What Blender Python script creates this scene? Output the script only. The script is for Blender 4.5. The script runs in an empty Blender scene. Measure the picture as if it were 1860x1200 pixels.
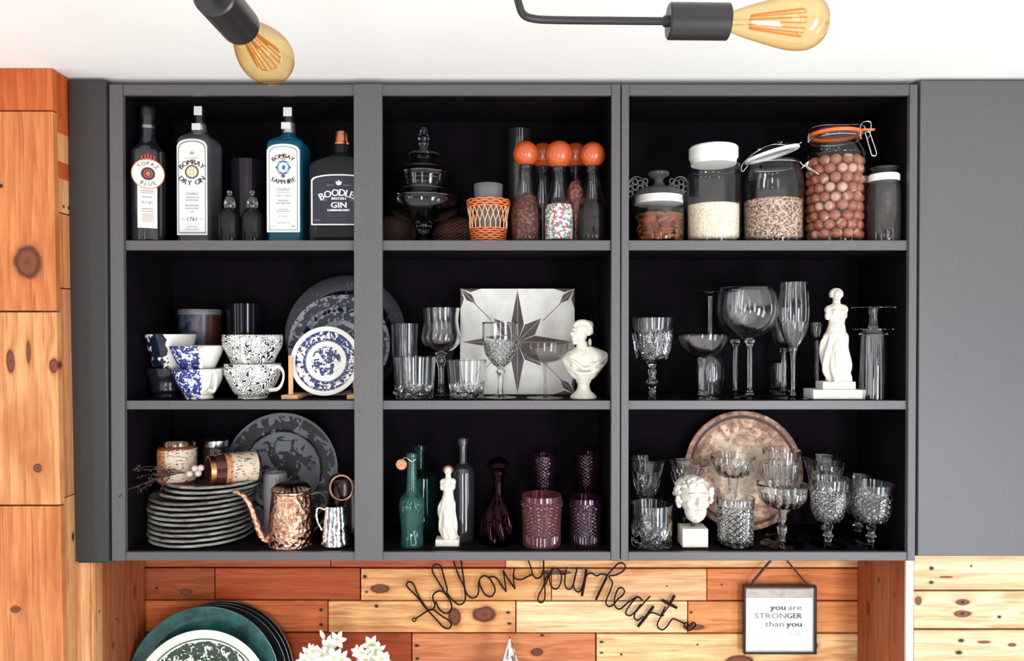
import bpy, math, random
from mathutils import Vector, Matrix, noise
R = math.radians
PI = math.pi
random.seed(7)
scene = bpy.context.scene
COL = scene.collection

# ------------------------------------------------------------------ camera, light, exposure
F = 1350.0          # focal length in pixels of the 1860 px wide frame
CD = 1.8            # camera distance from the cabinet fronts (plane Y = 0)
cam_d = bpy.data.cameras.new('camera')
cam = bpy.data.objects.new('camera', cam_d)
COL.objects.link(cam)
TILT = 0.6
cam.location = (0, -CD, 0)
cam.rotation_euler = (R(90 - TILT), 0, 0)
cam_d.sensor_width = 36
cam_d.lens = F / 1860 * 36
cam_d.shift_y = F * math.tan(R(TILT)) / 1860
cam_d.clip_start = 0.02
scene.camera = cam

scene.view_settings.view_transform = 'Standard'
scene.view_settings.look = 'None'
scene.view_settings.gamma = 1
scene.view_settings.exposure = -0.15
scene.cycles.use_denoising = True
scene.cycles.max_bounces = 16
scene.cycles.transmission_bounces = 14
scene.cycles.transparent_max_bounces = 32
scene.cycles.sample_clamp_indirect = 6

world = bpy.data.worlds.new('world')
scene.world = world
world.use_nodes = True
wn = world.node_tree
_bg = wn.nodes['Background']
_tc = wn.nodes.new('ShaderNodeTexCoord'); _sx = wn.nodes.new('ShaderNodeSeparateXYZ')
wn.links.new(_tc.outputs['Generated'], _sx.inputs[0])
_rp = wn.nodes.new('ShaderNodeValToRGB'); _mr = wn.nodes.new('ShaderNodeMapRange')
_mr.inputs[1].default_value = -1; _mr.inputs[2].default_value = 1
wn.links.new(_sx.outputs[2], _mr.inputs[0]); wn.links.new(_mr.outputs[0], _rp.inputs[0])
# glow from below added to brighten the ceiling, dimmer at eye level
_rp.color_ramp.elements[0].position = 0.0; _rp.color_ramp.elements[0].color = (1.0, 0.985, 0.96, 1)
_rp.color_ramp.elements[1].position = 1.0; _rp.color_ramp.elements[1].color = (0.16, 0.165, 0.18, 1)
for _p, _c in ((0.25, (0.95, 0.93, 0.91, 1)), (0.42, (0.20, 0.20, 0.215, 1)), (0.6, (0.14, 0.145, 0.16, 1))):
    _e = _rp.color_ramp.elements.new(_p); _e.color = _c
wn.links.new(_rp.outputs[0], _bg.inputs[0])
_bg.inputs[1].default_value = 1.6
# bright bars added round the horizon to give the glassware streaks
def _m(op, a, b=None):
    n = wn.nodes.new('ShaderNodeMath'); n.operation = op
    for i, v in enumerate((a, b)):
        if v is None: continue
        if isinstance(v, (int, float)): n.inputs[i].default_value = v
        else: wn.links.new(v, n.inputs[i])
    return n.outputs[0]
_az = _m('ARCTAN2', _sx.outputs[1], _sx.outputs[0])
_bar = _m('LESS_THAN', _m('FRACT', _m('ADD', _m('MULTIPLY', _az, 1.45), 0.35)), 0.17)
_elev = _m('LESS_THAN', _m('ABSOLUTE', _m('SUBTRACT', _sx.outputs[2], 0.02)), 0.34)
_mk = _m('MULTIPLY', _bar, _elev)
_mxw = wn.nodes.new('ShaderNodeMix'); _mxw.data_type = 'RGBA'
wn.links.new(_mk, _mxw.inputs['Factor']); wn.links.new(_rp.outputs[0], _mxw.inputs[6]); _mxw.inputs[7].default_value = (3.2, 3.3, 3.5, 1)
wn.links.new(_mxw.outputs[2], _bg.inputs[0])

def area(name, loc, target, sx, sy, power, col):
    l = bpy.data.lights.new(name, 'AREA')
    l.shape = 'RECTANGLE'; l.size = sx; l.size_y = sy
    l.energy = power; l.color = col
    o = bpy.data.objects.new(name, l)
    COL.objects.link(o)
    o.location = loc
    d = Vector(target) - Vector(loc)
    o.rotation_euler = d.to_track_quat('-Z', 'Y').to_euler()
    return o
area('window_and_fill_light', (1.35, -2.2, -0.55), (0.10, 0, -0.30), 0.36, 1.45, 42, (0.97, 0.98, 1.0))
area('window_and_fill_light', (-0.20, -2.7, -0.70), (-0.3, 0, -0.4), 0.24, 1.0, 20, (0.97, 0.98, 1.0))
area('window_and_fill_light', (-1.7, -2.6, -0.1), (-0.2, 0, 0.0), 0.30, 1.2, 5, (1.0, 0.95, 0.88))
area('window_and_fill_light', (2.0, -1.5, -0.85), (1.0, 0, -0.5), 0.4, 0.9, 11, (0.66, 0.84, 1.0))  # cool fill light added to brighten the tall panel at lower right

# ------------------------------------------------------------------ pixel helpers
def S(Y): return (CD + Y) / F
def X(px, Y): return (px - 930) * S(Y)
def Z(py, Y): return (600 - py) * S(Y)
def P(px, py, Y): return Vector((X(px, Y), Y, Z(py, Y)))

# ------------------------------------------------------------------ node materials
def newmat(name):
    m = bpy.data.materials.new(name); m.use_nodes = True
    nt = m.node_tree; nt.nodes.clear()
    out = nt.nodes.new('ShaderNodeOutputMaterial')
    return m, nt, out
class N:
    """tiny node helper"""
    def __init__(s, nt): s.nt = nt
    def n(s, t, **k):
        nd = s.nt.nodes.new(t)
        for a, b in k.items(): setattr(nd, a, b)
        return nd
    def l(s, a, b): s.nt.links.new(a, b)
    def put(s, sock, v):
        if hasattr(v, 'is_output') or isinstance(v, bpy.types.NodeSocket): s.l(v, sock)
        elif v is not None:
            if isinstance(v, (tuple, list)) and len(v) == 3 and sock.type == 'RGBA': v = (*v, 1)
            sock.default_value = v
    def math(s, op, a, b=None, c=None, clamp=False):
        nd = s.n('ShaderNodeMath', operation=op, use_clamp=clamp)
        s.put(nd.inputs[0], a)
        if b is not None: s.put(nd.inputs[1], b)
        if c is not None: s.put(nd.inputs[2], c)
        return nd.outputs[0]
    def vm(s, op, a, b=None):
        nd = s.n('ShaderNodeVectorMath', operation=op)
        s.put(nd.inputs[0], a)
        if b is not None: s.put(nd.inputs[1], b)
        return nd.outputs['Value'] if op in ('LENGTH', 'DISTANCE') else nd.outputs[0]
    def mix(s, f, a, b):
        nd = s.n('ShaderNodeMix', data_type='RGBA')
        s.put(nd.inputs['Factor'], f); s.put(nd.inputs[6], a); s.put(nd.inputs[7], b)
        return nd.outputs[2]
    def noise(s, vec, scale, detail=3, rough=0.5, dist=0.0):
        nd = s.n('ShaderNodeTexNoise')
        if vec is not None: s.l(vec, nd.inputs['Vector'])
        nd.inputs['Scale'].default_value = scale; nd.inputs['Detail'].default_value = detail
        nd.inputs['Roughness'].default_value = rough; nd.inputs['Distortion'].default_value = dist
        return nd.outputs[0]
    def voro(s, vec, scale, feature='F1', out='Distance'):
        nd = s.n('ShaderNodeTexVoronoi', feature=feature)
        if vec is not None: s.l(vec, nd.inputs['Vector'])
        nd.inputs['Scale'].default_value = scale
        return nd.outputs[out]
    def mr(s, v, a, b, c=0.0, d=1.0):
        nd = s.n('ShaderNodeMapRange'); s.put(nd.inputs[0], v)
        for i, q in enumerate((a, b, c, d)): nd.inputs[i + 1].default_value = q
        return nd.outputs[0]
    def ramp(s, v, stops, mode='LINEAR'):
        nd = s.n('ShaderNodeValToRGB'); s.put(nd.inputs[0], v)
        cr = nd.color_ramp; cr.interpolation = mode
        while len(cr.elements) < len(stops): cr.elements.new(0.5)
        for e, (p, c) in zip(cr.elements, stops):
            e.position = p; e.color = (*c, 1) if len(c) == 3 else c
        return nd.outputs[0]
    def bump(s, h, strength=0.3, dist=0.002):
        nd = s.n('ShaderNodeBump'); s.put(nd.inputs['Height'], h)
        nd.inputs['Strength'].default_value = strength; nd.inputs['Distance'].default_value = dist
        return nd.outputs[0]
    def obj(s): return s.n('ShaderNodeTexCoord').outputs['Object']
    def pbr(s, out, col, rough=0.5, metal=0.0, normal=None, spec=None, coat=None):
        b = s.n('ShaderNodeBsdfPrincipled')
        s.put(b.inputs['Base Color'], col); s.put(b.inputs['Roughness'], rough); s.put(b.inputs['Metallic'], metal)
        if normal is not None: s.l(normal, b.inputs['Normal'])
        if spec is not None: b.inputs['Specular IOR Level'].default_value = spec
        if coat: b.inputs['Coat Weight'].default_value = coat; b.inputs['Coat Roughness'].default_value = 0.05
        s.l(b.outputs[0], out.inputs[0])
        return b

def plain(name, col, rough=0.5, metal=0.0, spec=0.5, nz=0.0, nscale=40, bump=0.0, bscale=200, coat=None):
    m, nt, out = newmat(name); k = N(nt); o = k.obj()
    c = (*col, 1)
    if nz:
        n_ = k.noise(o, nscale, 4)
        c = k.mix(k.mr(n_, 0.3, 0.7), tuple(max(0, q * (1 - nz)) for q in col), tuple(min(1, q * (1 + nz)) for q in col))
    nrm = k.bump(k.noise(o, bscale, 3), bump) if bump else None
    k.pbr(out, c, rough, metal, nrm, spec, coat)
    return m

def glass(name, tint=(1, 1, 1), ior=1.5, rough=0.0):
    m, nt, out = newmat(name); k = N(nt)
    g = k.n('ShaderNodeBsdfGlass'); g.inputs['Color'].default_value = (*tint, 1)
    g.inputs['IOR'].default_value = ior; g.inputs['Roughness'].default_value = rough
    k.l(g.outputs[0], out.inputs[0]); return m

def thin_glass(name, tint=(1, 1, 1), ior=1.5, haze=0.0, hazecol=(0.6, 0.6, 0.62), refl=1.0):
    """blown glass wall: clear transmission plus Fresnel reflection, an optional mix of diffuse colour"""
    m, nt, out = newmat(name); k = N(nt)
    t = k.n('ShaderNodeBsdfTransparent'); t.inputs[0].default_value = (*tint, 1)
    g = k.n('ShaderNodeBsdfGlossy'); g.inputs['Roughness'].default_value = 0.03
    lw = k.n('ShaderNodeLayerWeight'); lw.inputs[0].default_value = 0.5
    fr = k.math('MULTIPLY_ADD', k.math('POWER', lw.outputs['Facing'], 4.0), 0.75, 0.026)
    mx = k.n('ShaderNodeMixShader')
    k.l(k.math('MULTIPLY', fr, refl, clamp=True), mx.inputs[0]); k.l(t.outputs[0], mx.inputs[1]); k.l(g.outputs[0], mx.inputs[2])
    last = mx.outputs[0]
    if haze:
        d = k.n('ShaderNodeBsdfDiffuse'); d.inputs[0].default_value = (*hazecol, 1)
        mz = k.n('ShaderNodeMixShader'); mz.inputs[0].default_value = haze
        k.l(last, mz.inputs[1]); k.l(d.outputs[0], mz.inputs[2]); last = mz.outputs[0]
    k.l(last, out.inputs[0]); return m

def grains(name, cols, scale, rough=0.6, bump=0.8):
    """loose dry goods: voronoi kernels of mixed colours"""
    m, nt, out = newmat(name); k = N(nt); o = k.obj()
    v = k.voro(o, scale, out='Color'); sep = k.n('ShaderNodeSeparateColor'); k.l(v, sep.inputs[0])
    n = len(cols)
    c = k.ramp(sep.outputs[0], [(i / n, q) for i, q in enumerate(cols)], 'CONSTANT')
    d = k.voro(o, scale)
    k.pbr(out, c, rough + .2, 0, k.bump(k.math('MULTIPLY', d, -1.0), bump, 0.003), .12); return m

def plate_mat(name, Rm, bands, base=(0.75, 0.77, 0.8), ink=(0.03, 0.05, 0.16), scale=45, rough=0.15, lines=()):
    """glazed plate: bands = [(r/R start, density)] of transfer print, lines = printed rings"""
    m, nt, out = newmat(name); k = N(nt); o = k.obj()
    sp = k.n('ShaderNodeSeparateXYZ'); k.l(o, sp.inputs[0])
    cb = k.n('ShaderNodeCombineXYZ'); k.l(sp.outputs[0], cb.inputs[0]); k.l(sp.outputs[1], cb.inputs[1])
    r = k.math('DIVIDE', k.vm('LENGTH', cb.outputs[0]), Rm)
    nz = k.noise(cb.outputs[0], scale, 2.5, 0.6, 1.2)
    rw = k.math('ADD', r, k.math('MULTIPLY', k.math('SUBTRACT', nz, 0.5), 0.10))
    dens = k.ramp(rw, [(p, (d, d, d)) for p, d in bands], 'CONSTANT')
    mask = k.math('LESS_THAN', nz, dens)
    for a, b in lines:
        ln = k.math('MULTIPLY', k.math('GREATER_THAN', r, a), k.math('LESS_THAN', r, b))
        mask = k.math('MAXIMUM', mask, ln)
    k.pbr(out, k.mix(mask, base, ink), rough, 0, None, 0.5); return m

def wood_mat(name, knots=(), nails=(), rough=0.55, grain=1.0):
    """planks: 'gco' = (along the grain, across, plank id), 'tint' = plank colour; knots and nail holes at fixed spots"""
    m, nt, out = newmat(name); k = N(nt)
    a = k.n('ShaderNodeAttribute', attribute_name='gco').outputs['Vector']
    tint = k.n('ShaderNodeAttribute', attribute_name='tint').outputs['Color']
    kd = None
    sp = k.n('ShaderNodeSeparateXYZ'); k.l(a, sp.inputs[0])
    flat = k.n('ShaderNodeCombineXYZ'); k.l(sp.outputs[0], flat.inputs[0]); k.l(sp.outputs[1], flat.inputs[1])
    warp = k.noise(a, 22, 3)
    def mind(lst, cur=None):
        for (x, y, rx, ry) in lst:
            q = k.vm('LENGTH', k.vm('MULTIPLY', k.vm('SUBTRACT', flat.outputs[0], (x, y, 0)), (1 / rx, 1 / ry, 0)))
            cur = q if cur is None else k.math('MINIMUM', cur, q)
        return cur
    kd = mind(knots)
    base = k.vm('MULTIPLY', a, (3.0 * grain, 42.0, 9.0))
    g1 = k.noise(base, 1.0, 5, 0.62, 0.9)
    fine = k.noise(k.vm('MULTIPLY', a, (14.0, 330.0, 9.0)), 1.0, 3, 0.6)
    blot = k.noise(k.vm('MULTIPLY', a, (4.0, 9.0, 5.0)), 1.0, 3, 0.5, 0.5)
    ph = k.math('ADD', k.math('MULTIPLY', g1, 6.0), k.math('MULTIPLY', sp.outputs[1], 60.0))
    if kd is not None:
        ph = k.math('ADD', ph, k.math('DIVIDE', 3.0, k.math('ADD', kd, 0.7)))
    ring = k.math('MULTIPLY', k.math('ADD', k.math('SINE', k.math('MULTIPLY', ph, 3.0)), 1.0), 0.5)
    dark = k.mix(1.0, tint, (0.66, 0.42, 0.26)); dark.node.blend_type = 'MULTIPLY'
    light = k.mix(1.0, tint, (1.22, 1.26, 1.30)); light.node.blend_type = 'MULTIPLY'
    f = k.math('ADD', k.math('MULTIPLY', ring, 0.16), k.math('ADD', k.math('MULTIPLY', g1, 0.5), k.math('MULTIPLY', fine, 0.42)))
    c = k.mix(k.mr(f, 0.32, 0.76), dark, light)
    stain = k.mix(1.0, tint, (0.62, 0.30, 0.13)); stain.node.blend_type = 'MULTIPLY'
    c = k.mix(k.mr(blot, 0.55, 0.78, 0.0, 0.75), c, stain)
    if kd is not None:
        w = k.math('ADD', kd, k.math('MULTIPLY', k.math('SUBTRACT', warp, 0.5), 0.7))
        c = k.mix(k.mr(w, 0.8, 1.3, 0.6, 0.0), c, stain)
        c = k.mix(k.mr(w, 0.74, 0.98, 0.95, 0.0), c, (0.17, 0.045, 0.016))
        c = k.mix(k.math('MULTIPLY', k.math('SUBTRACT', 1.0, k.math('DIVIDE', k.math('ABSOLUTE', k.math('SUBTRACT', w, 0.74)), 0.2), None, True), 0.8), c, (0.05, 0.014, 0.008))
        c = k.mix(k.mr(w, 0.05, 0.30, 0.8, 0.0), c, (0.09, 0.028, 0.012))
    if nails:
        nd = k.math('ADD', mind(nails), k.math('MULTIPLY', k.math('SUBTRACT', warp, 0.5), 0.6))
        c = k.mix(k.mr(nd, 0.8, 1.7, 0.55, 0.0), c, (0.10, 0.04, 0.02))
        c = k.mix(k.mr(nd, 0.65, 0.95, 1.0, 0.0), c, (0.012, 0.008, 0.007))
    k.pbr(out, c, rough, 0, k.bump(f, 0.35, 0.0015), 0.35)
    return m

# ------------------------------------------------------------------ mesh builder
class MB:
    def __init__(s): s.v = []; s.f = []; s.m = []; s.sm = []
    def add(s, vs, fs, mat=0, smooth=True, M=None):
        b = len(s.v)
        s.v += [tuple(M @ Vector(p)) if M is not None else tuple(p) for p in vs]
        for q in fs:
            s.f.append(tuple(i + b for i in q)); s.m.append(mat); s.sm.append(smooth)
        return s
    def box(s, x0, x1, y0, y1, z0, z1, mat=0, M=None, smooth=False):
        v = [(x0, y0, z0), (x1, y0, z0), (x1, y1, z0), (x0, y1, z0), (x0, y0, z1), (x1, y0, z1), (x1, y1, z1), (x0, y1, z1)]
        f = [(0, 3, 2, 1), (4, 5, 6, 7), (0, 1, 5, 4), (1, 2, 6, 5), (2, 3, 7, 6), (3, 0, 4, 7)]
        return s.add(v, f, mat, smooth, M)
    def lathe(s, prof, seg=48, mat=0, mod=None, M=None, smooth=True):
        vs = []; rings = []
        for i, (r, z) in enumerate(prof):
            if r < 1e-6: rings.append([len(vs)]); vs.append((0, 0, z))
            else:
                rg = []
                for j in range(seg):
                    t = 2 * PI * j / seg
                    q = r * (mod(t, z, i) if mod else 1.0)
                    rg.append(len(vs)); vs.append((q * math.cos(t), q * math.sin(t), z))
                rings.append(rg)
        fs = []
        for a, b in zip(rings[:-1], rings[1:]):
            if len(a) == 1 and len(b) == 1: continue
            for j in range(seg):
                k = (j + 1) % seg
                if len(a) == 1: fs.append((a[0], b[k], b[j]))
                elif len(b) == 1: fs.append((a[j], a[k], b[0]))
                else: fs.append((a[j], a[k], b[k], b[j]))
        return s.add(vs, fs, mat, smooth, M)
    def loft(s, rings, mat=0, caps=True, M=None, smooth=True):
        n = len(rings[0]); vs = [p for r in rings for p in r]; fs = []
        for i in range(len(rings) - 1):
            for j in range(n):
                k = (j + 1) % n
                fs.append((i * n + j, i * n + k, (i + 1) * n + k, (i + 1) * n + j))
        if caps:
            fs.append(tuple(reversed(range(n)))); fs.append(tuple((len(rings) - 1) * n + j for j in range(n)))
        return s.add(vs, fs, mat, smooth, M)
    def tube(s, pts, r, seg=8, mat=0, closed=False, M=None):
        pts = [Vector(p) for p in pts]; n = len(pts)
        rs = r if isinstance(r, (list, tuple)) else [r] * n
        rings = []; up = None
        for i in range(n):
            if closed: d = pts[(i + 1) % n] - pts[i - 1]
            else: d = pts[min(i + 1, n - 1)] - pts[max(i - 1, 0)]
            if d.length < 1e-9: d = Vector((0, 0, 1))
            d.normalize()
            if up is None:
                up = Vector((0, 0, 1)) if abs(d.z) < 0.9 else Vector((0, 1, 0))
            up = up - d * up.dot(d)
            if up.length < 1e-6: up = d.orthogonal()
            up.normalize(); q = d.cross(up)
            rings.append([pts[i] + (up * math.cos(2 * PI * j / seg) + q * math.sin(2 * PI * j / seg)) * rs[i] for j in range(seg)])
        if closed: rings.append(rings[0])
        return s.loft(rings, mat, not closed, M)
    def ball(s, c, r, mat=0, seg=16, M=None, rot=None):
        r = r if isinstance(r, (tuple, list)) else (r, r, r)
        n = seg // 2
        T = Matrix.Translation(Vector(c)) @ (rot.to_4x4() if rot is not None else Matrix.Identity(4)) @ Matrix.Diagonal((*r, 1))
        if M is not None: T = M @ T
        return s.lathe([(math.sin(PI * i / n), -math.cos(PI * i / n)) if 0 < i < n else (0, -1 if i == 0 else 1) for i in range(n + 1)], seg, mat, None, T)
    def disc(s, c, rx, rz, y, mat=0, n=40, r_in=0.0, a0=0, a1=2 * PI):
        """flat disc or ring facing -Y"""
        vs = []; fs = []
        for j in range(n + 1):
            t = a0 + (a1 - a0) * j / n
            vs.append((c[0] + rx * math.cos(t), y, c[1] + rz * math.sin(t)))
            vs.append((c[0] + rx * r_in * math.cos(t), y, c[1] + rz * r_in * math.sin(t)))
        for j in range(n): fs.append((2 * j, 2 * j + 2, 2 * j + 3, 2 * j + 1))
        return s.add(vs, fs, mat, False)
    def build(s, name, mats, parent=None, loc=None, sharp=35, bevel=None):
        me = bpy.data.meshes.new(name); me.from_pydata(s.v, [], s.f)
        for m in (mats if isinstance(mats, (list, tuple)) else [mats]): me.materials.append(m)
        me.polygons.foreach_set('material_index', s.m); me.polygons.foreach_set('use_smooth', s.sm)
        if sharp: me.set_sharp_from_angle(angle=R(sharp))
        me.update()
        o = bpy.data.objects.new(name, me); COL.objects.link(o)
        if parent is not None: o.parent = parent
        if loc is not None: o.location = loc
        if bevel:
            b = o.modifiers.new('bevel', 'BEVEL'); b.width = bevel; b.segments = 2; b.limit_method = 'ANGLE'
        return o

def tag(o, label, cat, group=None, kind=None):
    o['label'] = label; o['category'] = cat
    if group: o['group'] = group
    if kind: o['kind'] = kind
    return o
def thing(name, label, cat, loc=(0, 0, 0), rz=0.0, group=None):
    o = bpy.data.objects.new(name, None); COL.objects.link(o)
    o.empty_display_size = 0.02
    o.location = loc; o.rotation_euler = (0, 0, rz)
    return tag(o, label, cat, group)
def struct(o):
    o['kind'] = 'structure'; return o
def dup_tree(o, parent=None):
    c = o.copy(); COL.objects.link(c)
    if parent is not None: c.parent = parent
    for ch in list(o.children): dup_tree(ch, c)
    return c

def smooth_path(pts, n=6, closed=False):
    pts = [Vector(p) for p in pts]; out = []
    L = len(pts)
    for i in range(L if closed else L - 1):
        if closed: a, b, c, d = pts[i - 1], pts[i], pts[(i + 1) % L], pts[(i + 2) % L]
        else: a, b, c, d = pts[max(i - 1, 0)], pts[i], pts[i + 1], pts[min(i + 2, L - 1)]
        for j in range(n):
            t = j / n
            out.append(0.5 * ((2 * b) + (c - a) * t + (2 * a - 5 * b + 4 * c - d) * t * t + (-a + 3 * b - 3 * c + d) * t ** 3))
    if not closed: out.append(pts[-1])
    return out

# ------------------------------------------------------------------ lettering
_glyph = {}
def glyphs(txt):
    if txt not in _glyph:
        cu = bpy.data.curves.new('t', 'FONT'); cu.body = txt; cu.size = 1.0; cu.resolution_u = 2
        o = bpy.data.objects.new('t', cu); COL.objects.link(o)
        dg = bpy.context.evaluated_depsgraph_get(); dg.update()
        me = bpy.data.meshes.new_from_object(o.evaluated_get(dg))
        vs = [tuple(v.co) for v in me.vertices]; fs = [tuple(p.vertices) for p in me.polygons]
        bpy.data.objects.remove(o); bpy.data.curves.remove(cu); bpy.data.meshes.remove(me)
        w = (max(v[0] for v in vs) - min(v[0] for v in vs)) if vs else 0.25
        x0 = min(v[0] for v in vs) if vs else 0
        _glyph[txt] = (vs, fs, w, x0)
    return _glyph[txt]
def text(mb, txt, cx, z, h, y, mat, width=None, align='C', bold=0.0):
    """flat text facing -Y; cx, z = centre of the line, h = capital height, width = forced width"""
    vs, fs, w, x0 = glyphs(txt)
    k = h / 0.70
    kx = (width / w) if width else k
    off = -w / 2 if align == 'C' else (-w if align == 'R' else 0)
    def put(dx, dy): mb.add([(cx + (v[0] - x0 + off) * kx + dx, y + dy, z + (v[1] - 0.35) * k) for v in vs], fs, mat, False)
    put(0, 0)
    if bold:
        put(bold, -4e-5); put(-bold, -8e-5)
def arc_text(mb, txt, c, rad, h, y, mat, mid=90, gap=0.10, inward=False, bold=0.0):
    """letters on a circle of radius rad round c; inward=True: read along the lower arc"""
    k = h / 0.70; tot = sum((glyphs(ch)[2] if ch != ' ' else 0.35) + gap for ch in txt) * k
    pos = -tot / 2
    for ch in txt:
        if ch == ' ': pos += (0.35 + gap) * k; continue
        vs, fs, w, x0 = glyphs(ch)
        a = (pos + (w + gap) * k / 2) / rad
        t = R(mid) - a if not inward else R(mid) + a
        rot = t - PI / 2 if not inward else t + PI / 2
        cs, sn = math.cos(rot), math.sin(rot)
        ox, oz = c[0] + rad * math.cos(t), c[1] + rad * math.sin(t)
        for dx, dy in (((0, 0), (bold, -4e-5), (-bold, -8e-5)) if bold else ((0, 0),)):
            pv = []
            for v in vs:
                lx, lz = (v[0] - x0 - w / 2) * k + dx, (v[1] - 0.35) * k
                pv.append((ox + lx * cs - lz * sn, y + dy, oz + lx * sn + lz * cs))
            mb.add(pv, fs, mat, False)
        pos += (w + gap) * k

# ------------------------------------------------------------------ shared materials
M_ceil = plain('ceiling_paint', (0.86, 0.85, 0.82), 0.9, nz=0.03, nscale=3)
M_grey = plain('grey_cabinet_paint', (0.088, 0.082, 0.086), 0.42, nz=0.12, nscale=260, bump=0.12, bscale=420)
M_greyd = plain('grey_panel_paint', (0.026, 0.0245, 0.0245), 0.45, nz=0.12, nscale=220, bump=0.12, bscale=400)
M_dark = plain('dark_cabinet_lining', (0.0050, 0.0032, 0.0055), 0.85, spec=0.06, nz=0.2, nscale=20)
M_black = plain('black_metal', (0.012, 0.010, 0.012), 0.35, 0.0)
M_crystal = glass('crystal_glass', (1, 1, 1), 1.52)
M_clear = thin_glass('clear_jar_glass', (0.97, 0.975, 0.98), 1.5, 0.0)
M_smoke = thin_glass('smoky_jar_glass', (0.66, 0.64, 0.64), 1.5, 0.05, (0.30, 0.29, 0.29), 2.0)
M_darkglass = thin_glass('dark_bottle_glass', (0.30, 0.28, 0.30), 1.5, 0.03, (0.2, 0.2, 0.25))
M_white = plain('white_plaster', (0.62, 0.585, 0.51), 0.6, nz=0.08, nscale=60)
M_lidw = plain('white_lid_plastic', (0.80, 0.78, 0.74), 0.4)
M_steel = plain('steel_wire', (0.75, 0.75, 0.78), 0.22, 1.0)
M_orange = plain('orange_rubber', (0.75, 0.16, 0.04), 0.45)
M_paper = plain('white_label_paper', (0.70, 0.70, 0.68), 0.6)
M_ink = plain('black_print', (0.03, 0.03, 0.035), 0.6)
M_inkg = plain('grey_print', (0.22, 0.22, 0.24), 0.6)

# ================================================================== SETTING
CEIL = 0.605
m = MB(); m.box(-3.0, 3.0, -3.3, 0.30, CEIL, CEIL + 0.05)
struct(m.build('ceiling', M_ceil))
m = MB(); m.box(-1.6, 1.9, 0.275, 0.33, -1.16, CEIL - 0.001)
struct(m.build('wall_backing', plain('dark_wall', (0.05, 0.035, 0.03), 0.9)))

def planks(name, mat, rows, build, parent=None):
    """rows: list of (box corners, grain axis, tint)"""
    mb = MB(); gco = []; tint = []
    for i, (x0, x1, y0, y1, z0, z1, ax, col) in enumerate(rows):
        b = 0.0012
        n0 = len(mb.v)
        # chamfered plank: front face inset
        mb.box(x0, x1, y0, y1, z0, z1)
        for v in mb.v[n0:]:
            al = v[0] if ax == 'x' else v[2]
            ac = (v[2] if ax == 'x' else (v[0] if (x1 - x0) > (y1 - y0) else v[1]))
            gco.append((al, ac, i * 0.37)); tint.append((*col, 1))
    o = mb.build(name, mat, bevel=0.0012)
    a = o.data.attributes.new('gco', 'FLOAT_VECTOR', 'POINT')
    a.data.foreach_set('vector', [c for g in gco for c in g])
    t = o.data.attributes.new('tint', 'FLOAT_COLOR', 'POINT')
    t.data.foreach_set('color', [c for g in tint for c in g])
    struct(o); return o
def srgb(r, g, b):
    f = lambda c: (c / 255 / 12.92) if c / 255 <= 0.04045 else ((c / 255 + 0.055) / 1.055) ** 2.4
    return (f(r), f(g), f(b))

# back wall of horizontal boards below the cabinets
YB = 0.252
cz = [(962, 1031.5), (1034, 1091), (1093.5, 1150), (1153, 1212), (1215, 1275), (1278, 1340), (1343, 1402)]
cols = [
    [(258, 598, (170, 88, 48)), (599.5, 918, (185, 92, 50)), (919, 1600, (232, 182, 128))],
    [(258, 386, (150, 78, 40)), (388, 652, (170, 80, 36)), (655, 1001, (228, 172, 112)), (1002.5, 1284, (222, 178, 130)), (1286, 1600, (204, 122, 66))],
    [(258, 593, (190, 104, 56)), (595.5, 936, (230, 180, 122)), (938, 1249, (238, 210, 166)), (1251, 1600, (212, 142, 84))],
    [(258, 746, (152, 66, 30)), (748, 1082, (206, 134, 88)), (1084.5, 1600, (235, 200, 146))],
    [(258, 520, (180, 92, 46)), (522, 900, (226, 170, 112)), (902, 1600, (206, 130, 80))],
    [(258, 700, (200, 120, 66)), (702, 1600, (226, 180, 120))],
    [(258, 420, (190, 104, 56)), (422, 1100, (180, 92, 46)), (1102, 1600, (226, 170, 112))]]
rows = []
for (t, b), r in zip(cz, cols):
    for (a, c, col) in r:
        j = random.uniform(-0.003, 0.0025)
        if col[2] < 60: j = 0.004
        rows.append((X(a, YB), X(c, YB), YB + j, 0.2745, Z(b, YB), Z(t, YB), 'x', srgb(*col)))
def q(px, py, rx, ry, Y=YB): s = S(Y); return (X(px, Y), Z(py, Y), rx * s, ry * s)
kn = [q(880, 1118, 26, 16), q(826, 1122, 14, 20), q(975, 1187, 12, 8), q(690, 1070, 20, 9), q(1262, 1140, 22, 6), q(1345, 1205, 30, 16), q(335, 1077, 12, 7), q(1470, 1175, 20, 12), q(1010, 1040, 30, 5)]
nl = [q(281, 1070, 3.2, 2.8), q(662, 1048, 4, 3.5), q(665, 1076, 2.6, 2.4), q(581, 1110, 4, 3.2), q(581, 1137, 4, 3), q(683, 1102, 3.4, 3),
      q(923, 1114, 4, 2.4), q(925, 1134, 4, 2.4), q(756, 1175, 4.4, 2.6), q(757, 1199, 4, 2.6), q(1093, 1167, 4.6, 2.4), q(1093, 1187, 4.4, 2.4),
      q(1256, 1113, 3, 2.4), q(1129, 1190, 2.2, 2), q(1212, 1065, 2, 1.6), q(1312, 1063, 2.2, 2), q(1268, 1172, 2, 1.6), q(985, 1156, 4, 2.4)]
planks('wall_back', wood_mat('reclaimed_boards', kn, nl), rows, None)

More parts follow.
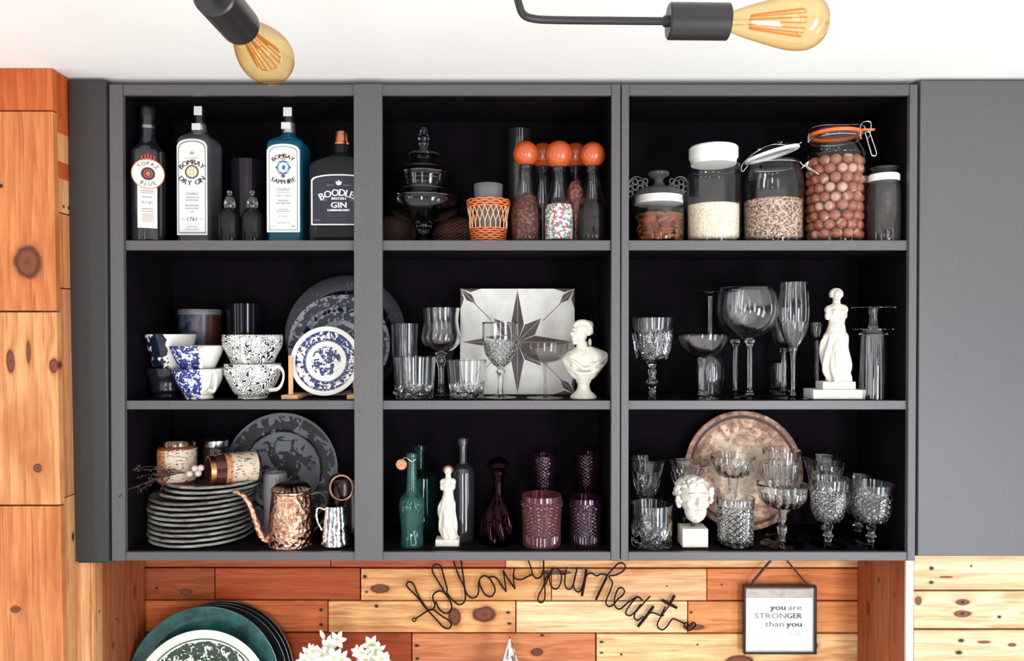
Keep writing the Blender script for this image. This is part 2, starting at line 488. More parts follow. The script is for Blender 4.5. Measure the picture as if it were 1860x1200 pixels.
# returns of the recess (vertical boards)
XL, XR = -1.014, 0.955
zt, zb = Z(1017, 0.0), -1.135
rows = []
for (y0, y1, col) in [(0.002, 0.034, (200, 150, 98)), (0.036, 0.129, (150, 92, 56)), (0.131, 0.246, (150, 84, 48))]:
    rows.append((XL - 0.02, XL - 0.001 * random.random(), y0, y1, zb, zt, 'z', srgb(*col)))
rows.append((X(139, 0), X(161, 0), -0.004, 0.02, zb, zt, 'z', srgb(225, 186, 136)))
rows.append((X(162.5, 0), XL - 0.003, 0.000, 0.001, zb, zt, 'z', srgb(206, 150, 100)))
planks('wall_recess_left', wood_mat('return_boards', [(-0.80, 0.08, 0.01, 0.006), (-0.70, 0.19, 0.014, 0.008)], [(-0.69, 0.02, .004, .003), (-0.74, 0.1, .004, .003)]), rows, None)
rows = []
for (y0, y1, col) in [(0.003, 0.078, (170, 96, 56)), (0.080, 0.150, (176, 108, 70)), (0.152, 0.246, (164, 92, 54))]:
    rows.append((XR + 0.001 * random.random(), XR + 0.012, y0, y1, zb, zt, 'z', srgb(*col)))
planks('wall_recess_right', wood_mat('recess_boards', [(-0.745, 0.185, 0.02, 0.012), (-0.62, 0.2, 0.012, 0.01)], [(-0.66, 0.05, .006, .003), (-0.65, 0.13, .006, .004)]), rows, None)
m = MB(); m.box(X(1646, 0), X(1660, 0), -0.006, 0.002, zb, zt)
struct(m.build('trim_1', plain('pale_trim_wood', (0.72, 0.64, 0.50), 0.6, nz=0.1, nscale=30), bevel=0.001))

# pale boards under the tall grey panel
rows = []
for (t, b) in [(1010, 1072.5), (1075.5, 1143), (1146.5, 1212), (1215, 1280), (1283, 1345), (1348, 1445)]:
    rows.append((X(1663, 0), X(2300, 0), random.uniform(-0.002, 0.002), 0.27, max(Z(b, 0), -1.135), Z(t, 0), 'x', srgb(206, 184, 148)))
kn = [q(1752, 1095, 17, 7, 0), q(1752, 1116, 17, 7, 0), q(1671, 1093, 7, 9, 0), q(1842, 1173, 9, 4, 0), q(1790, 1168, 14, 3, 0), q(1722, 1049, 16, 2.4, 0)]
nl = [q(1694.5, 1033, 4.6, 4, 0), q(1694.5, 1059, 5, 3.4, 0), q(1752, 1095, 5, 3.5, 0), q(1752, 1116, 4, 3, 0), q(1819, 1122, 3.6, 3, 0), q(1749, 1165, 6.5, 4, 0), q(1745, 1187, 7, 4, 0), q(1767, 1029, 2.4, 2, 0)]
planks('wall_right', wood_mat('pale_boards', kn, nl, grain=0.8), rows, None)

# the boarded pier on the left (front and side faces)
YP = -0.08
rows = []
pf = [(0, 201, (186, 96, 46), 97, 99), (203.5, 564, (196, 122, 70), 97, 99), (567, 917, (206, 150, 98), 98, 100), (920, 1420, (196, 128, 76), 98, 100)]
for (t, b, col, xa, xb) in pf:
    rows.append((X(-260, YP), -1.0612, YP, -0.062, max(Z(b, YP), -1.135), min(Z(t, YP), CEIL - 0.001), 'z', srgb(*col)))
xs = X(104, YP)
for (t, b, col) in [(0, 244, (190, 92, 42)), (244.3, 296, (216, 156, 102)), (296.3, 326, (186, 88, 42)), (326.3, 387, (222, 176, 128)), (389.5, 523, (204, 142, 92)), (525, 900, (190, 134, 92)), (902, 1420, (202, 152, 104))]:
    rows.append((X(60, YP), -1.0625, -0.0605, 0.27, max(Z(b, -0.04), -1.135), min(Z(t, -0.04), CEIL - 0.001), 'z', srgb(*col)))
kn = [(Z(475, YP), X(47, YP), 0.045, 0.037), (Z(850, YP), X(57, YP), 0.012, 0.011), (Z(665, YP), X(90, YP), 0.02, 0.012), (Z(655, YP), X(12, YP), 0.03, 0.01), (Z(640, YP), X(45, YP), 0.03, 0.006), (Z(1108, YP), X(12, YP), 0.008, 0.012)]
pier = planks('wall_left', wood_mat('pier_boards', kn, [(Z(377, -.03), -.042, .004, .004), (Z(377, -.03), -.022, .004, .004), (Z(975, -.03), -.03, .012, .005), (Z(338, YP), X(1, YP), .005, .005)], grain=0.7), rows, None)
for v in pier.data.vertices: v.co.x += 0.013 * (CEIL - v.co.z)      # the pier stands slightly out of plumb

# worktop far below the frame, carries the plates, vase and ornament
ct = thing('countertop', 'wooden worktop below the frame carrying the plates and flowers', 'worktop', (0, 0, -1.17))
m = MB(); m.box(XL + 0.003, XR - 0.003, -0.35, 0.245, 0.0, 0.034)
m.build('top_board', plain('worktop_wood', (0.22, 0.10, 0.045), 0.4, nz=0.3, nscale=12), ct, bevel=0.003)
m = MB(); m.box(XL + 0.003, XR - 0.003, -0.365, -0.3505, -0.006, 0.034)
m.build('front_edge', plain('worktop_edge', (0.16, 0.07, 0.03), 0.5, nz=0.3, nscale=12), ct, bevel=0.003)
CT = -1.136

# ================================================================== CABINETS
zA, zB_, zC = Z(437, 0), Z(727, 0), Z(1001, 0)
TOP = Z(158, 0); BOT = Z(1016.5, 0)
BK = 0.250
def cabinet(label, xl0, xl1, xr0, xr1, stile=None, rightgap=0):
    c = thing('wall_cabinet', label, 'cabinet', (X((xl0 + xr1) / 2, 0), 0, BOT))
    ox, oz = c.location.x, BOT
    def B(name, x0, x1, y0, y1, z0, z1, mat, bevel=0.0012):
        mb = MB(); mb.box(x0 - ox, x1 - ox, y0, y1, z0 - oz, z1 - oz)
        return mb.build(name, mat, c, bevel=bevel)
    x0, x1, x2, x3 = X(xl0, 0), X(xl1, 0), X(xr0, 0), X(xr1, 0)
    fr = 0.014
    B('face_stile', x0, x1, -fr, 0.0, BOT, TOP, M_grey); B('face_stile', x2, x3, -fr, 0.0, BOT, TOP, M_grey)
    B('face_rail', x1 + .0002, x2 - .0002, -fr + 0.002, 0.0, Z(177, 0), TOP, M_grey)
    B('face_rail', x1 + .0002, x2 - .0002, -fr + 0.002, 0.0, BOT, zC, M_grey)
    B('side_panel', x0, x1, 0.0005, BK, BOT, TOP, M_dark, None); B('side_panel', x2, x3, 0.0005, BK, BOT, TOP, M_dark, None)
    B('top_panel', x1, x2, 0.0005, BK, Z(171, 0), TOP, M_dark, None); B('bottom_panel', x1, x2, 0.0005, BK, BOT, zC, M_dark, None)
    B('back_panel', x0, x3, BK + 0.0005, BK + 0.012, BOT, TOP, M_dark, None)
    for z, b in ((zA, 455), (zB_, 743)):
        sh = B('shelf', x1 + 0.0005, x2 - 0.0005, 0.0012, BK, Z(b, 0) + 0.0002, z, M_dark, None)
        e = MB(); e.box(x1 + 0.0005 - ox, x2 - 0.0005 - ox, -0.006, 0.0008, Z(b, 0) - oz, z - oz)
        e.build('shelf_edge', M_grey, sh, bevel=0.001)
    if stile:
        B('centre_stile', X(stile[0], 0), X(stile[1], 0), -fr - 0.004, -0.0065, BOT + .0005, TOP - .0005, M_grey)
    return c
cabinet('wide open grey cabinet with centre stile, holding bottles, cups and plates', 206, 230.5, 1109, 1125, (646, 697))
cabinet('narrower open grey cabinet on the right, holding jars and clear stemware', 1127, 1140.5, 1645, 1659)

fp = thing('filler_panel', 'tall dark grey filler panel between boarded pier and open cabinet', 'panel', (X(171, 0), 0, BOT))
m = MB(); m.box(X(136, 0) - X(171, 0), X(204, 0) - X(171, 0), -0.022, 0.24, 0, Z(152, 0) - BOT)
m.build('panel_board', M_greyd, fp, bevel=0.003)
m = MB(); m.box(X(136, 0) - X(171, 0) + 0.004, X(208, 0) - X(171, 0) - .0005, -0.010, 0.0, -0.006, -0.0005)
m.build('base_lip', M_greyd, fp, bevel=0.001)
tp = thing('tall_cabinet', 'tall plain grey cabinet front at the right edge', 'cabinet', (X(1990, 0), 0, Z(1007, 0)))
m = MB(); m.box(X(1663, 0) - X(1990, 0), X(2300, 0) - X(1990, 0), -0.016, 0.0, 0, Z(152, 0) - Z(1007, 0))
m.build('door_panel', M_grey, tp, bevel=0.0015)
m = MB(); m.box(X(1664, 0) - X(1990, 0), X(2300, 0) - X(1990, 0), 0.0005, 0.27, 0, Z(152, 0) - Z(1007, 0))
m.build('carcass', M_greyd, tp)

# ================================================================== CONTEXT for items on shelves
class C:
    """pixel-measured local frame of one item standing at depth Y on a surface of height zs"""
    def __init__(s, cx, Y, zs, lift=0.0):
        s.cx, s.Y, s.zs, s.s = cx, Y, zs + lift, S(Y)
        s.loc = (X(cx, Y), Y, zs + lift)
    def h(s, y): return Z(y, s.Y) - s.zs
    def x(s, px): return (px - s.cx) * s.s
    def prof(s, pts):
        o = []
        for r, y in pts:
            o.append((r * s.s, (0.0 if y == 'B' else s.h(y))))
        return o

def spline_prof(pts, n=4):
    """round a profile given as (r, z) with Catmull-Rom"""
    p = smooth_path([(a, 0, b) for a, b in pts], n)
    return [(max(0.0, v.x), v.z) for v in p]

# cut patterns ------------------------------------------------------
def cut_diamond(n, amp, k, z0, z1):
    def f(t, z, i):
        if not (z0 <= z <= z1): return 1.0
        e = min(1, (z - z0) / 0.004 + .3, (z1 - z) / 0.010)
        a = abs(math.sin(n * t + k * z)); b = abs(math.sin(n * t - k * z))
        return 1 - amp * e * (1 - min(a, b))
    return f
def cut_flute(n, amp, z0, z1):
    def f(t, z, i):
        if not (z0 <= z <= z1): return 1.0
        return 1 - amp * (1 - abs(math.sin(n * t)))
    return f
def cut_burst(n, amp, zc, rad, zt):
    """fans of long cuts rising from a row of points"""
    def f(t, z, i):
        if z > zt or z < 0.003: return 1.0
        ph = (n * t / (2 * PI)) % 1.0 - 0.5
        d = z - zc
        u = math.atan2(ph * rad, d + 1e-5)
        a = abs(math.sin(u * 5))
        e = min(1, (zt - z) / 0.012)
        return 1 - amp * e * (1 - a) if z > zc * 0.6 else 1 - amp * abs(math.sin(n * t + z * 300))
    return f

def resample(prof, dz=0.0022):
    out = [prof[0]]
    for a, b in zip(prof[:-1], prof[1:]):
        L = math.hypot(b[0] - a[0], b[1] - a[1]); n = max(1, int(L / dz))
        for i in range(1, n + 1): out.append((a[0] + (b[0] - a[0]) * i / n, a[1] + (b[1] - a[1]) * i / n))
    return out

def tumbler(name, label, cx, Y, zs, rb, rt, ytop, group=None, mod=None, mat=None, t=2.6, base=8, mid=None, seg=144, lift=0.0, cat='glass'):
    c = C(cx, Y, zs, lift); s = c.s
    H = c.h(ytop)
    outer = [(rb * s * 0.90, 0), (rb * s, 0.0015)]
    if mid: outer += [(r * s, c.h(y)) for r, y in mid]
    outer += [(rt * s, H - 0.0008), (rt * s - 0.0006, H)]
    outer = resample(outer)
    inner = [((rt - t) * s + 0.0006, H), ((rt - t) * s, H - 0.001)]
    if mid: inner += [((r - t) * s, c.h(y)) for r, y in reversed(mid) if c.h(y) > base * s]
    inner += [((rb - t) * s, base * s + 0.003), ((rb - t) * s - 0.004, base * s)]
    o = thing(name, label, cat, c.loc, random.uniform(0, 1), group)
    mb = MB()
    no = len(outer)
    md = (lambda tt, z, i: mod(tt, z, i)) if mod else None
    mb.lathe([(0, 0)] + outer, seg, 0, (lambda tt, z, i: md(tt, z, i) if i <= no else 1.0) if md else None, None, smooth=True)
    mb2 = MB(); mb2.lathe([(outer[-1][0], H)] + inner + [(0, base * s)], seg)
    mb.add(mb2.v, mb2.f, 0, True)
    mb.build('glass_wall', mat or M_crystal, o, sharp=18 if mod else 35)
    return o

def stemware(name, label, cx, Y, zs, foot_r, stem, bowl, group=None, mod=None, mat=None, t=2.0, seg=128, inverted=False, ytop=None, cat='glass', lift=0.0):
    """stem: [(r,y)...] from foot upward, bowl: [(r,y)...] from bottom centre to rim; px at depth Y"""
    c = C(cx, Y, zs, lift); s = c.s; mat = mat or M_crystal
    o = thing(name, label, cat, c.loc, random.uniform(0, 1), group)
    top = max(c.h(y) for r, y in bowl)
    fix = (lambda p: p)
    fh = 3.0 * s
    foot = [(0, 0), (foot_r * s, 0), (foot_r * s, 0.0012), (foot_r * s * 0.55, fh * 0.7), (stem[0][0] * s * 1.6, fh * 1.4), (stem[0][0] * s * 1.05, fh * 2.2), (0, fh * 2.2)]
    st = [(r * s, c.h(y)) for r, y in stem]
    st = [(st[0][0], fh * 2.2 + 0.00005)] + [p for p in st[1:]]
    b = [(r * s, c.h(y)) for r, y in bowl]
    st[-1] = (st[-1][0], b[0][1] - 0.00005)
    st = spline_prof(st, 5)
    stem_p = [(0, st[0][1])] + st + [(0, st[-1][1])]
    bs = spline_prof(b, 5)
    outer = resample([(0, b[0][1])] + bs)
    tt = t * s
    inner = []
    for i in range(len(bs) - 1, -1, -1):
        r, z = bs[i]
        z2 = z + (tt * 0.9 if i < len(bs) - 2 else 0)
        if r - tt > 0.001 and z2 < top: inner.append((r - tt, z2))
    inner = [(bs[-1][0] - tt * 0.5, top)] + inner
    lowest = inner[-1][1]
    inner.append((0, lowest))
    def flip(p): return [(r, top - z) for r, z in reversed(p)] if inverted else p
    mb = MB(); no = len(outer)
    if mod:
        mb.lathe(outer, seg, 0, mod)
    else: mb.lathe(outer, seg)
    mi = MB(); mi.lathe([outer[-1]] + inner, seg); mb.add(mi.v, mi.f)
    if inverted: mb.v = [(x, -y, top - z) for x, y, z in mb.v]
    mb.build('bowl', mat, o, sharp=18 if mod else 40)
    ms = MB(); ms.lathe(stem_p, 20)
    if inverted: ms.v = [(x, -y, top - z) for x, y, z in ms.v]
    ms.build('stem', mat, o)
    mf = MB(); mf.lathe(foot, 48)
    if inverted: mf.v = [(x, -y, top - z) for x, y, z in mf.v]
    mf.build('foot', mat, o)
    return o

def rrect(hw, hd, cr, z, n=8, cx=0, cy=0):
    pts = []
    for (sx, sy, a0) in ((1, 1, 0), (-1, 1, 90), (-1, -1, 180), (1, -1, 270)):
        for i in range(n + 1):
            a = R(a0 + 90 * i / n)
            pts.append((cx + sx * (hw - cr) + cr * math.cos(a), cy + sy * (hd - cr) + cr * math.sin(a), z))
    return pts

def liquid_shell(sections, t):
    return sections

# ================================================================== TOP SHELF, LEFT: spirits
M_blackbottle = plain('black_bottle_glass', (0.010, 0.009, 0.014), 0.08, coat=0.5)
M_cap = plain('black_cap', (0.01, 0.01, 0.011), 0.3)
M_cream = plain('cream_label_paper', (0.80, 0.70, 0.60), 0.6)
M_copper_p = plain('copper_foil', (0.62, 0.20, 0.08), 0.35, 0.5)
M_bluel = thin_glass('blue_bottle_glass', (0.05, 0.42, 0.62), 1.5, 0.22, (0.02, 0.30, 0.48))
M_clearb = thin_glass('clear_bottle_glass', (0.80, 0.82, 0.84), 1.5, 0.10, (0.42, 0.43, 0.45))

# --- black round bottle with medallion label
c = C(271, 0.030, zA); s = c.s
b = thing('gin_bottle', 'black round bottle with cream medallion label, leftmost on the top shelf', 'bottle', c.loc)
m = MB(); m.lathe(resample([(0, 0), (26 * s, 0), (29 * s, .003)] + spline_prof([(29 * s, c.h(420)), (29.5 * s, c.h(292)), (27 * s, c.h(276)), (17 * s, c.h(262)), (12.5 * s, c.h(250)), (11.5 * s, c.h(236)), (11.5 * s, c.h(214))], 5) + [(0, c.h(214))], .01), 48)
m.build('bottle_body', M_blackbottle, b)
m = MB(); m.lathe([(0, c.h(214)), (12.5 * s, c.h(214)), (12.5 * s, c.h(199)), (11 * s, c.h(196.5)), (0, c.h(196.5))], 32); m.build('cap', M_cap, b)
m = MB(); m.lathe([(12.2 * s, c.h(236)), (13 * s, c.h(235)), (13 * s, c.h(230)), (12.2 * s, c.h(229))], 32); m.build('neck_ring', plain('dull_silver', (.3, .3, .32), .3, 1.0), b)
def on_cyl(mb, rad, cx0=0.0):
    """wrap flat geometry (facing -Y, y = layer) round a cylinder of radius rad"""
    out = []
    for x, y, z in mb.v:
        a = x / rad + cx0; q = rad - y
        out.append((q * math.sin(a), -q * math.cos(a), z))
    mb.v = out
m = MB(); ly = -0.0006
zc_ = c.h(322)
def grid_rect(mb, x0, x1, z0, z1, y, mat, nx=14):
    vs = []; fs = []
    for i in range(nx + 1):
        x = x0 + (x1 - x0) * i / nx
        vs += [(x, y, z0), (x, y, z1)]
    for i in range(nx): fs.append((2 * i, 2 * i + 2, 2 * i + 3, 2 * i + 1))
    mb.add(vs, fs, mat, True)
def grid_disc(mb, cx, cz, r, y, mat, n=36, rings=6, rin=0.0):
    vs = []; fs = []
    for k in range(rings + 1):
        rr = rin + (r - rin) * k / rings
        for j in range(n): vs.append((cx + rr * math.cos(2 * PI * j / n), y, cz + rr * math.sin(2 * PI * j / n)))
    for k in range(rings):
        for j in range(n):
            q2 = (j + 1) % n
            fs.append((k * n + j, k * n + q2, (k + 1) * n + q2, (k + 1) * n + j))
    mb.add(vs, fs, mat, True)
rb = 29.3 * s
grid_rect(m, -17 * s, 14.5 * s, c.h(418), c.h(338), ly, 0)
grid_disc(m, 0, zc_, 27 * s, ly * 2, 3)
grid_disc(m, 0, zc_, 25.5 * s, ly * 3, 0)
grid_disc(m, 0, zc_, 11.5 * s, ly * 4, 1)
grid_disc(m, 0, zc_, 7.5 * s, ly * 5, 2, rin=5.5 * s, rings=1)
grid_disc(m, 0, zc_, 3.5 * s, ly * 5, 3, rings=1)
arc_text(m, 'TOPAZ', (0, zc_), 18.5 * s, 6.5 * s, ly * 5, 1, 90, 0.22)
arc_text(m, 'BLUE', (0, zc_), 18.5 * s, 6.5 * s, ly * 5, 1, 270, 0.26, True)
for i in range(5):
    a = R(70 + 10 * i); m.box(28 * s * math.cos(a) - .0016, 28 * s * math.cos(a) + .0016, ly * 3, ly, zc_ + 24 * s * math.sin(a), zc_ + (34 + (i == 2) * 2) * s * math.sin(a), 2)
for y, w, h_ in ((353, 22, 1.6), (356.5, 22, 1.2), (364, 16, 1.6), (385, 20, 1.6), (389, 20, 1.2)): m.box(-1.5 * s - w / 2 * s, -1.5 * s + w / 2 * s, ly * 2, ly, c.h(y), c.h(y - h_), 4)
text(m, 'dry gin', -1.5 * s, c.h(372), 4.5 * s, ly * 2, 1, 18 * s)
m.box(-10 * s, 9 * s, ly * 2, ly, c.h(408), c.h(392), 5)
m.add([], [])
_a = R(25); m.v = [(x * math.cos(_a) - (y - rb - .0005) * math.sin(_a), x * math.sin(_a) + (y - rb - .0005) * math.cos(_a), z) for x, y, z in m.v]
m.build('label', [M_cream, M_ink, plain('red_foil', (.42, .06, .03), .4), M_copper_p, M_inkg, plain('pale_print', (.5, .45, .42), .6)], b)

def square_bottle(name, label, cx, Y, rot, hw, ysh, yneck, ycap0, ycap1, glassm, capw=9, inner=None, neckr=11, hd=None):
    c = C(cx, Y, zA); s = c.s; w = hw * s; d = (hd or hw) * s
    b = thing(name, label, 'bottle', c.loc, R(rot))
    hs = c.h(ysh); hn = c.h(yneck)
    rings = [rrect(w * .90, d * .90, w * .3, 0), rrect(w * .97, d * .97, w * .32, .004), rrect(w * .96, d * .96, w * .3, .02), rrect(w, d, w * .3, hs - .004)]
    for f, g in ((.97, .004), (.88, .010), (.70, .017), (.48, .023)): rings.append(rrect(w * f, d * f, w * f * (0.3 + .69 * (1 - f)), hs + g))
    for f, z in ((neckr * s * 1.12, hn), (neckr * s, hn + .004), (neckr * s * .96, c.h(ycap0) - .0006)): rings.append(rrect(f, f, f * .999, z))
    m = MB(); m.loft(rings); m.build('bottle_body', glassm, b)
    m = MB(); r = capw * s; m.lathe([(0, c.h(ycap0)), (r, c.h(ycap0)), (r * 1.04, c.h(ycap0) + .002), (r, c.h(ycap1) - .001), (r * .9, c.h(ycap1)), (0, c.h(ycap1))], 32)
    cp_ = m.build('cap', M_cap, b)
    m = MB(); y0 = -r * 1.06
    m.box(-r * .85, r * .95, y0 - .0006, y0, c.h(ycap1) - .0235, c.h(ycap1) - .001); m.build('cap_patch', M_paper, b, bevel=.0004)  # white rectangle on the cap front
    m = MB(); m.box(-r * 1.2, r * .75, -neckr * s * 1.05 - .0008, -neckr * s * 1.05, c.h(ycap0) - .020, c.h(ycap0) - .003)
    m.build('neck_patch', M_paper, b, bevel=.0004)  # white rectangle on the neck front
    return c, b, w, d, hs

def arched_label(mb, x0, x1, z0, z1, zarch, y, mat, n=16):
    vs = []; fs = []
    for i in range(n + 1):
        x = x0 + (x1 - x0) * i / n; u = 2 * i / n - 1
        z = z1 + (zarch - z1) * math.sqrt(max(0, 1 - abs(u) ** 2.2))
        vs += [(x, y, z0), (x, y, z)]
    for i in range(n): fs.append((2 * i, 2 * i + 2, 2 * i + 3, 2 * i + 1))
    mb.add(vs, fs, mat, False)

# --- clear square bottle: BOMBAY DRY GIN 1761
c, b, w, d, hs = square_bottle('gin_bottle', 'clear square gin bottle with tall white arched label lettered DRY GIN', 364.5, 0.085, 0, 30, 262, 240, 226, 196, M_clearb, 8, hd=33)
s = c.s; y = -d * 1.0 - 0.0008; cb_ = c; c = C(350, c.Y - d, zA); s = c.s
m = MB()
lx0, lx1 = -27.5 * s, 27.5 * s
arched_label(m, lx0, lx1, c.h(427), c.h(266), c.h(253), y, 0)
arched_label(m, lx0 + 2.4 * s, lx1 - 2.4 * s, c.h(424), c.h(269), c.h(256), y - .0003, 2)
arched_label(m, lx0 + 4.2 * s, lx1 - 4.2 * s, c.h(421.5), c.h(271), c.h(258.5), y - .0006, 0)
ty = y - .0009
zc_ = c.h(313)
m.disc((0, zc_), 12.5 * s, 12.5 * s, ty, 1); m.disc((0, zc_), 10.5 * s, 10.5 * s, ty - .0002, 3); m.disc((0, zc_), 8.5 * s, 8.5 * s, ty - .0004, 4)
m.disc((0, zc_), 4.5 * s, 5.5 * s, ty - .0006, 3, r_in=.7)
arc_text(m, 'BOMBAY', (0, c.h(322)), 27 * s, 9 * s, ty, 1, 90, 0.06, bold=.0006)
arc_text(m, 'DRY GIN', (0, c.h(306)), 27 * s, 9 * s, ty, 1, 270, 0.06, True, bold=.0006)
text(m, 'THE ORIGINAL', 0, c.h(288), 2.6 * s, ty, 2, 26 * s)
m.disc((0, c.h(279.5)), 5 * s, 1.8 * s, ty, 3); m.disc((0, c.h(276.5)), 1.6 * s, 1.6 * s, ty, 3)
for yy, t_, w_, h_, k_ in ((352, 'Distilled', 22, 5.5, 2), (359, 'LONDON DRY GIN', 24, 3, 2), (364, 'FROM 100% GRAIN', 22, 2.6, 2), (373, 'Botanicals', 24, 4.5, 2), (379, 'VAPOUR INFUSED', 24, 2.8, 2), (385, 'GIN', 8, 2.6, 2), (398, '1761', 17, 7, 1), (412, 'PRODUCE OF', 18, 2, 2), (417, 'ENGLAND', 24, 2.6, 2)):
    text(m, t_, 0, c.h(yy), h_ * s, ty, k_, w_ * s, bold=.0001)
m.box(-19 * s, -12 * s, ty - .0002, ty, c.h(398.5), c.h(397.7), 2); m.box(12 * s, 19 * s, ty - .0002, ty, c.h(398.5), c.h(397.7), 2)
m.build('label', [M_paper, M_ink, M_inkg, plain('gold_print', (.42, .30, .12), .4), plain('pale_medal', (.75, .72, .5), .5)], b)
def bottle_silver(b, c, r0, y0, y1):
    m = MB(); s = c.s; m.lathe([(r0 * s, c.h(y0)), (r0 * s * .96, c.h(y1))], 32)
    return m.build('neck_band', plain('pewter_foil', (.55, .55, .56), .3, .9), b)
bottle_silver(b, cb_, 12, 239, 229)

# --- blue square bottle: BOMBAY SAPPHIRE
c, b, w, d, hs = square_bottle('gin_bottle', 'pale blue square gin bottle with white arched label and queen medallion', 525.8, 0.085, 0, 32, 268, 246, 224, 198, M_bluel, 8.5, hd=33)
s = c.s; y = -d - 0.0008; cb_ = c; c = C(516, c.Y - d, zA); s = c.s
m = MB(); lx0, lx1 = -30 * s, 30 * s
arched_label(m, lx0, lx1, c.h(422), c.h(274), c.h(262), y, 0)
arched_label(m, lx0 + 4 * s, lx1 - 4 * s, c.h(418), c.h(277), c.h(266), y - .0003, 2)
arched_label(m, lx0 + 5.3 * s, lx1 - 5.3 * s, c.h(417), c.h(278.5), c.h(267.5), y - .0006, 0)
ty = y - .0009; zc_ = c.h(305)
arc_text(m, 'BOMBAY', (0, c.h(312)), 28 * s, 7.8 * s, ty, 1, 90, 0.05, bold=.0006)
arc_text(m, 'SAPPHIRE', (0, c.h(292)), 39 * s, 8 * s, ty, 1, 270, 0.05, True, bold=.0006)
m.disc((0, zc_), 13 * s, 13.5 * s, ty, 5, 6); m.disc((0, zc_), 10 * s, 10.5 * s, ty - .0002, 4, 8); m.disc((0, zc_), 7.5 * s, 8 * s, ty - .0004, 6)
m.disc((1 * s, zc_), 3 * s, 4.5 * s, ty - .0006, 5); m.disc((0, c.h(290)), 5 * s, 2.8 * s, ty - .0006, 3); m.disc((0, c.h(320)), 3.8 * s, 3.6 * s, ty - .0006, 7)
for j in range(8):
    a = 2 * PI * j / 8; m.disc((12 * s * math.cos(a), zc_ + 12 * s * math.sin(a)), 2.2 * s, 2.2 * s, ty - .0003, 3 if j % 2 else 5, 10)
for yy, t_, w_, h_, k_ in ((344, 'Distilled', 22, 6, 2), (350, 'LONDON', 22, 2.4, 2), (356, 'DRY GIN', 26, 3.6, 2), (364, 'Botanicals', 18, 3.6, 2), (369.5, 'FROM 100% GRAIN', 26, 3.4, 2), (380, 'Imported', 16, 3, 2), (384, 'PRODUCE OF ENGLAND', 24, 2, 2), (393, '1761', 16, 3, 2), (405, 'SPIRIT', 24, 2, 2)):
    text(m, t_, 0, c.h(yy), h_ * s, ty, k_, w_ * s, bold=.0001)
text(m, '1 L', -19 * s, c.h(411), 3 * s, ty, 1); text(m, '40%', 18 * s, c.h(411), 3 * s, ty, 1)
m.build('label', [M_paper, M_ink, M_inkg, plain('gold_print_b', (.5, .34, .16), .4), plain('sky_print', (.25, .55, .78), .5), plain('navy_print', (.05, .10, .28), .5), plain('ice_print', (.6, .8, .9), .5), plain('plum_print', (.22, .05, .2), .5)], b)
bottle_silver(b, cb_, 11.6, 244, 226)

# --- BOODLES
c = C(623, 0.06, zA); s = c.s
b = thing('gin_bottle', 'broad dark bottle with navy label and copper stopper, partly behind the centre stile', 'bottle', c.loc)
w, d = 56 * s, 30 * s
rings = [rrect(w * .94, d * .94, d * .5, 0), rrect(w, d, d * .5, .004), rrect(w, d, d * .5, c.h(308)), rrect(w * .93, d * .95, d * .5, c.h(300)), rrect(w * .70, d * .9, d * .6, c.h(293)), rrect(w * .45, d * .8, d * .7, c.h(288)),
         rrect(16 * s, 16 * s, 15.9 * s, c.h(281)), rrect(14.5 * s, 14.5 * s, 14.4 * s, c.h(274)), rrect(14.5 * s, 14.5 * s, 14.4 * s, c.h(266))]
m = MB(); m.loft(rings); m.build('bottle_body', thin_glass('smoked_bottle_glass', (.28, .26, .28), 1.5, .10, (.10, .095, .11)), b)
m = MB(); m.lathe([(0, c.h(265.5)), (16 * s, c.h(265.5)), (16.5 * s, c.h(262)), (13.5 * s, c.h(260)), (14 * s, c.h(243)), (13 * s, c.h(241)), (0, c.h(241))], 32); m.build('stopper', plain('copper_stopper', (.66, .24, .12), .25, 1.0), b)
m = MB(); y = -d - .0008; c = C(623, c.Y - d, zA); s = c.s
arched_label(m, -50 * s, 50 * s, c.h(409), c.h(327), c.h(317), y, 0, 24)
arched_label(m, -47.5 * s, 47.5 * s, c.h(407), c.h(329), c.h(319.3), y - .0003, 1, 24)
ty = y - .0006
arc_text(m, 'BOODLES', (0, c.h(420)), 70 * s, 12.5 * s, ty, 0, 90, 0.05, bold=.0005)
text(m, 'BRITISH', 0, c.h(361), 4.5 * s, ty, 0, 26 * s, bold=.0003); text(m, 'GIN', 0, c.h(372.5), 10 * s, ty, 0, 28 * s, bold=.0006); text(m, 'LONDON DRY', 0, c.h(382), 3.8 * s, ty, 0, 40 * s, bold=.0006)
text(m, 'EST', -25 * s, c.h(364), 3 * s, ty, 2, 8 * s); text(m, '1845', 25 * s, c.h(364), 3 * s, ty, 2, 9 * s); text(m, 'PROOF', -15 * s, c.h(337), 2.6 * s, ty, 2, 13 * s); text(m, 'STRENGTH', 15 * s, c.h(337), 2.6 * s, ty, 2, 14 * s)
m.disc((0, c.h(334)), 5 * s, 3 * s, ty, 0, 16); m.disc((0, c.h(329.5)), 1.6 * s, 1.6 * s, ty, 0, 12); m.disc((-4 * s, c.h(331.5)), 1.6 * s, 1.6 * s, ty, 0, 12); m.disc((4 * s, c.h(331.5)), 1.6 * s, 1.6 * s, ty, 0, 12)
text(m, '700 ml', -39 * s, c.h(400), 3 * s, ty, 2, 11 * s); text(m, '40%', 40 * s, c.h(400), 3 * s, ty, 2, 8 * s)
m.build('label', [plain('white_print', (.78, .78, .78), .6), plain('navy_label', (.012, .010, .028), .5), M_inkg], b)

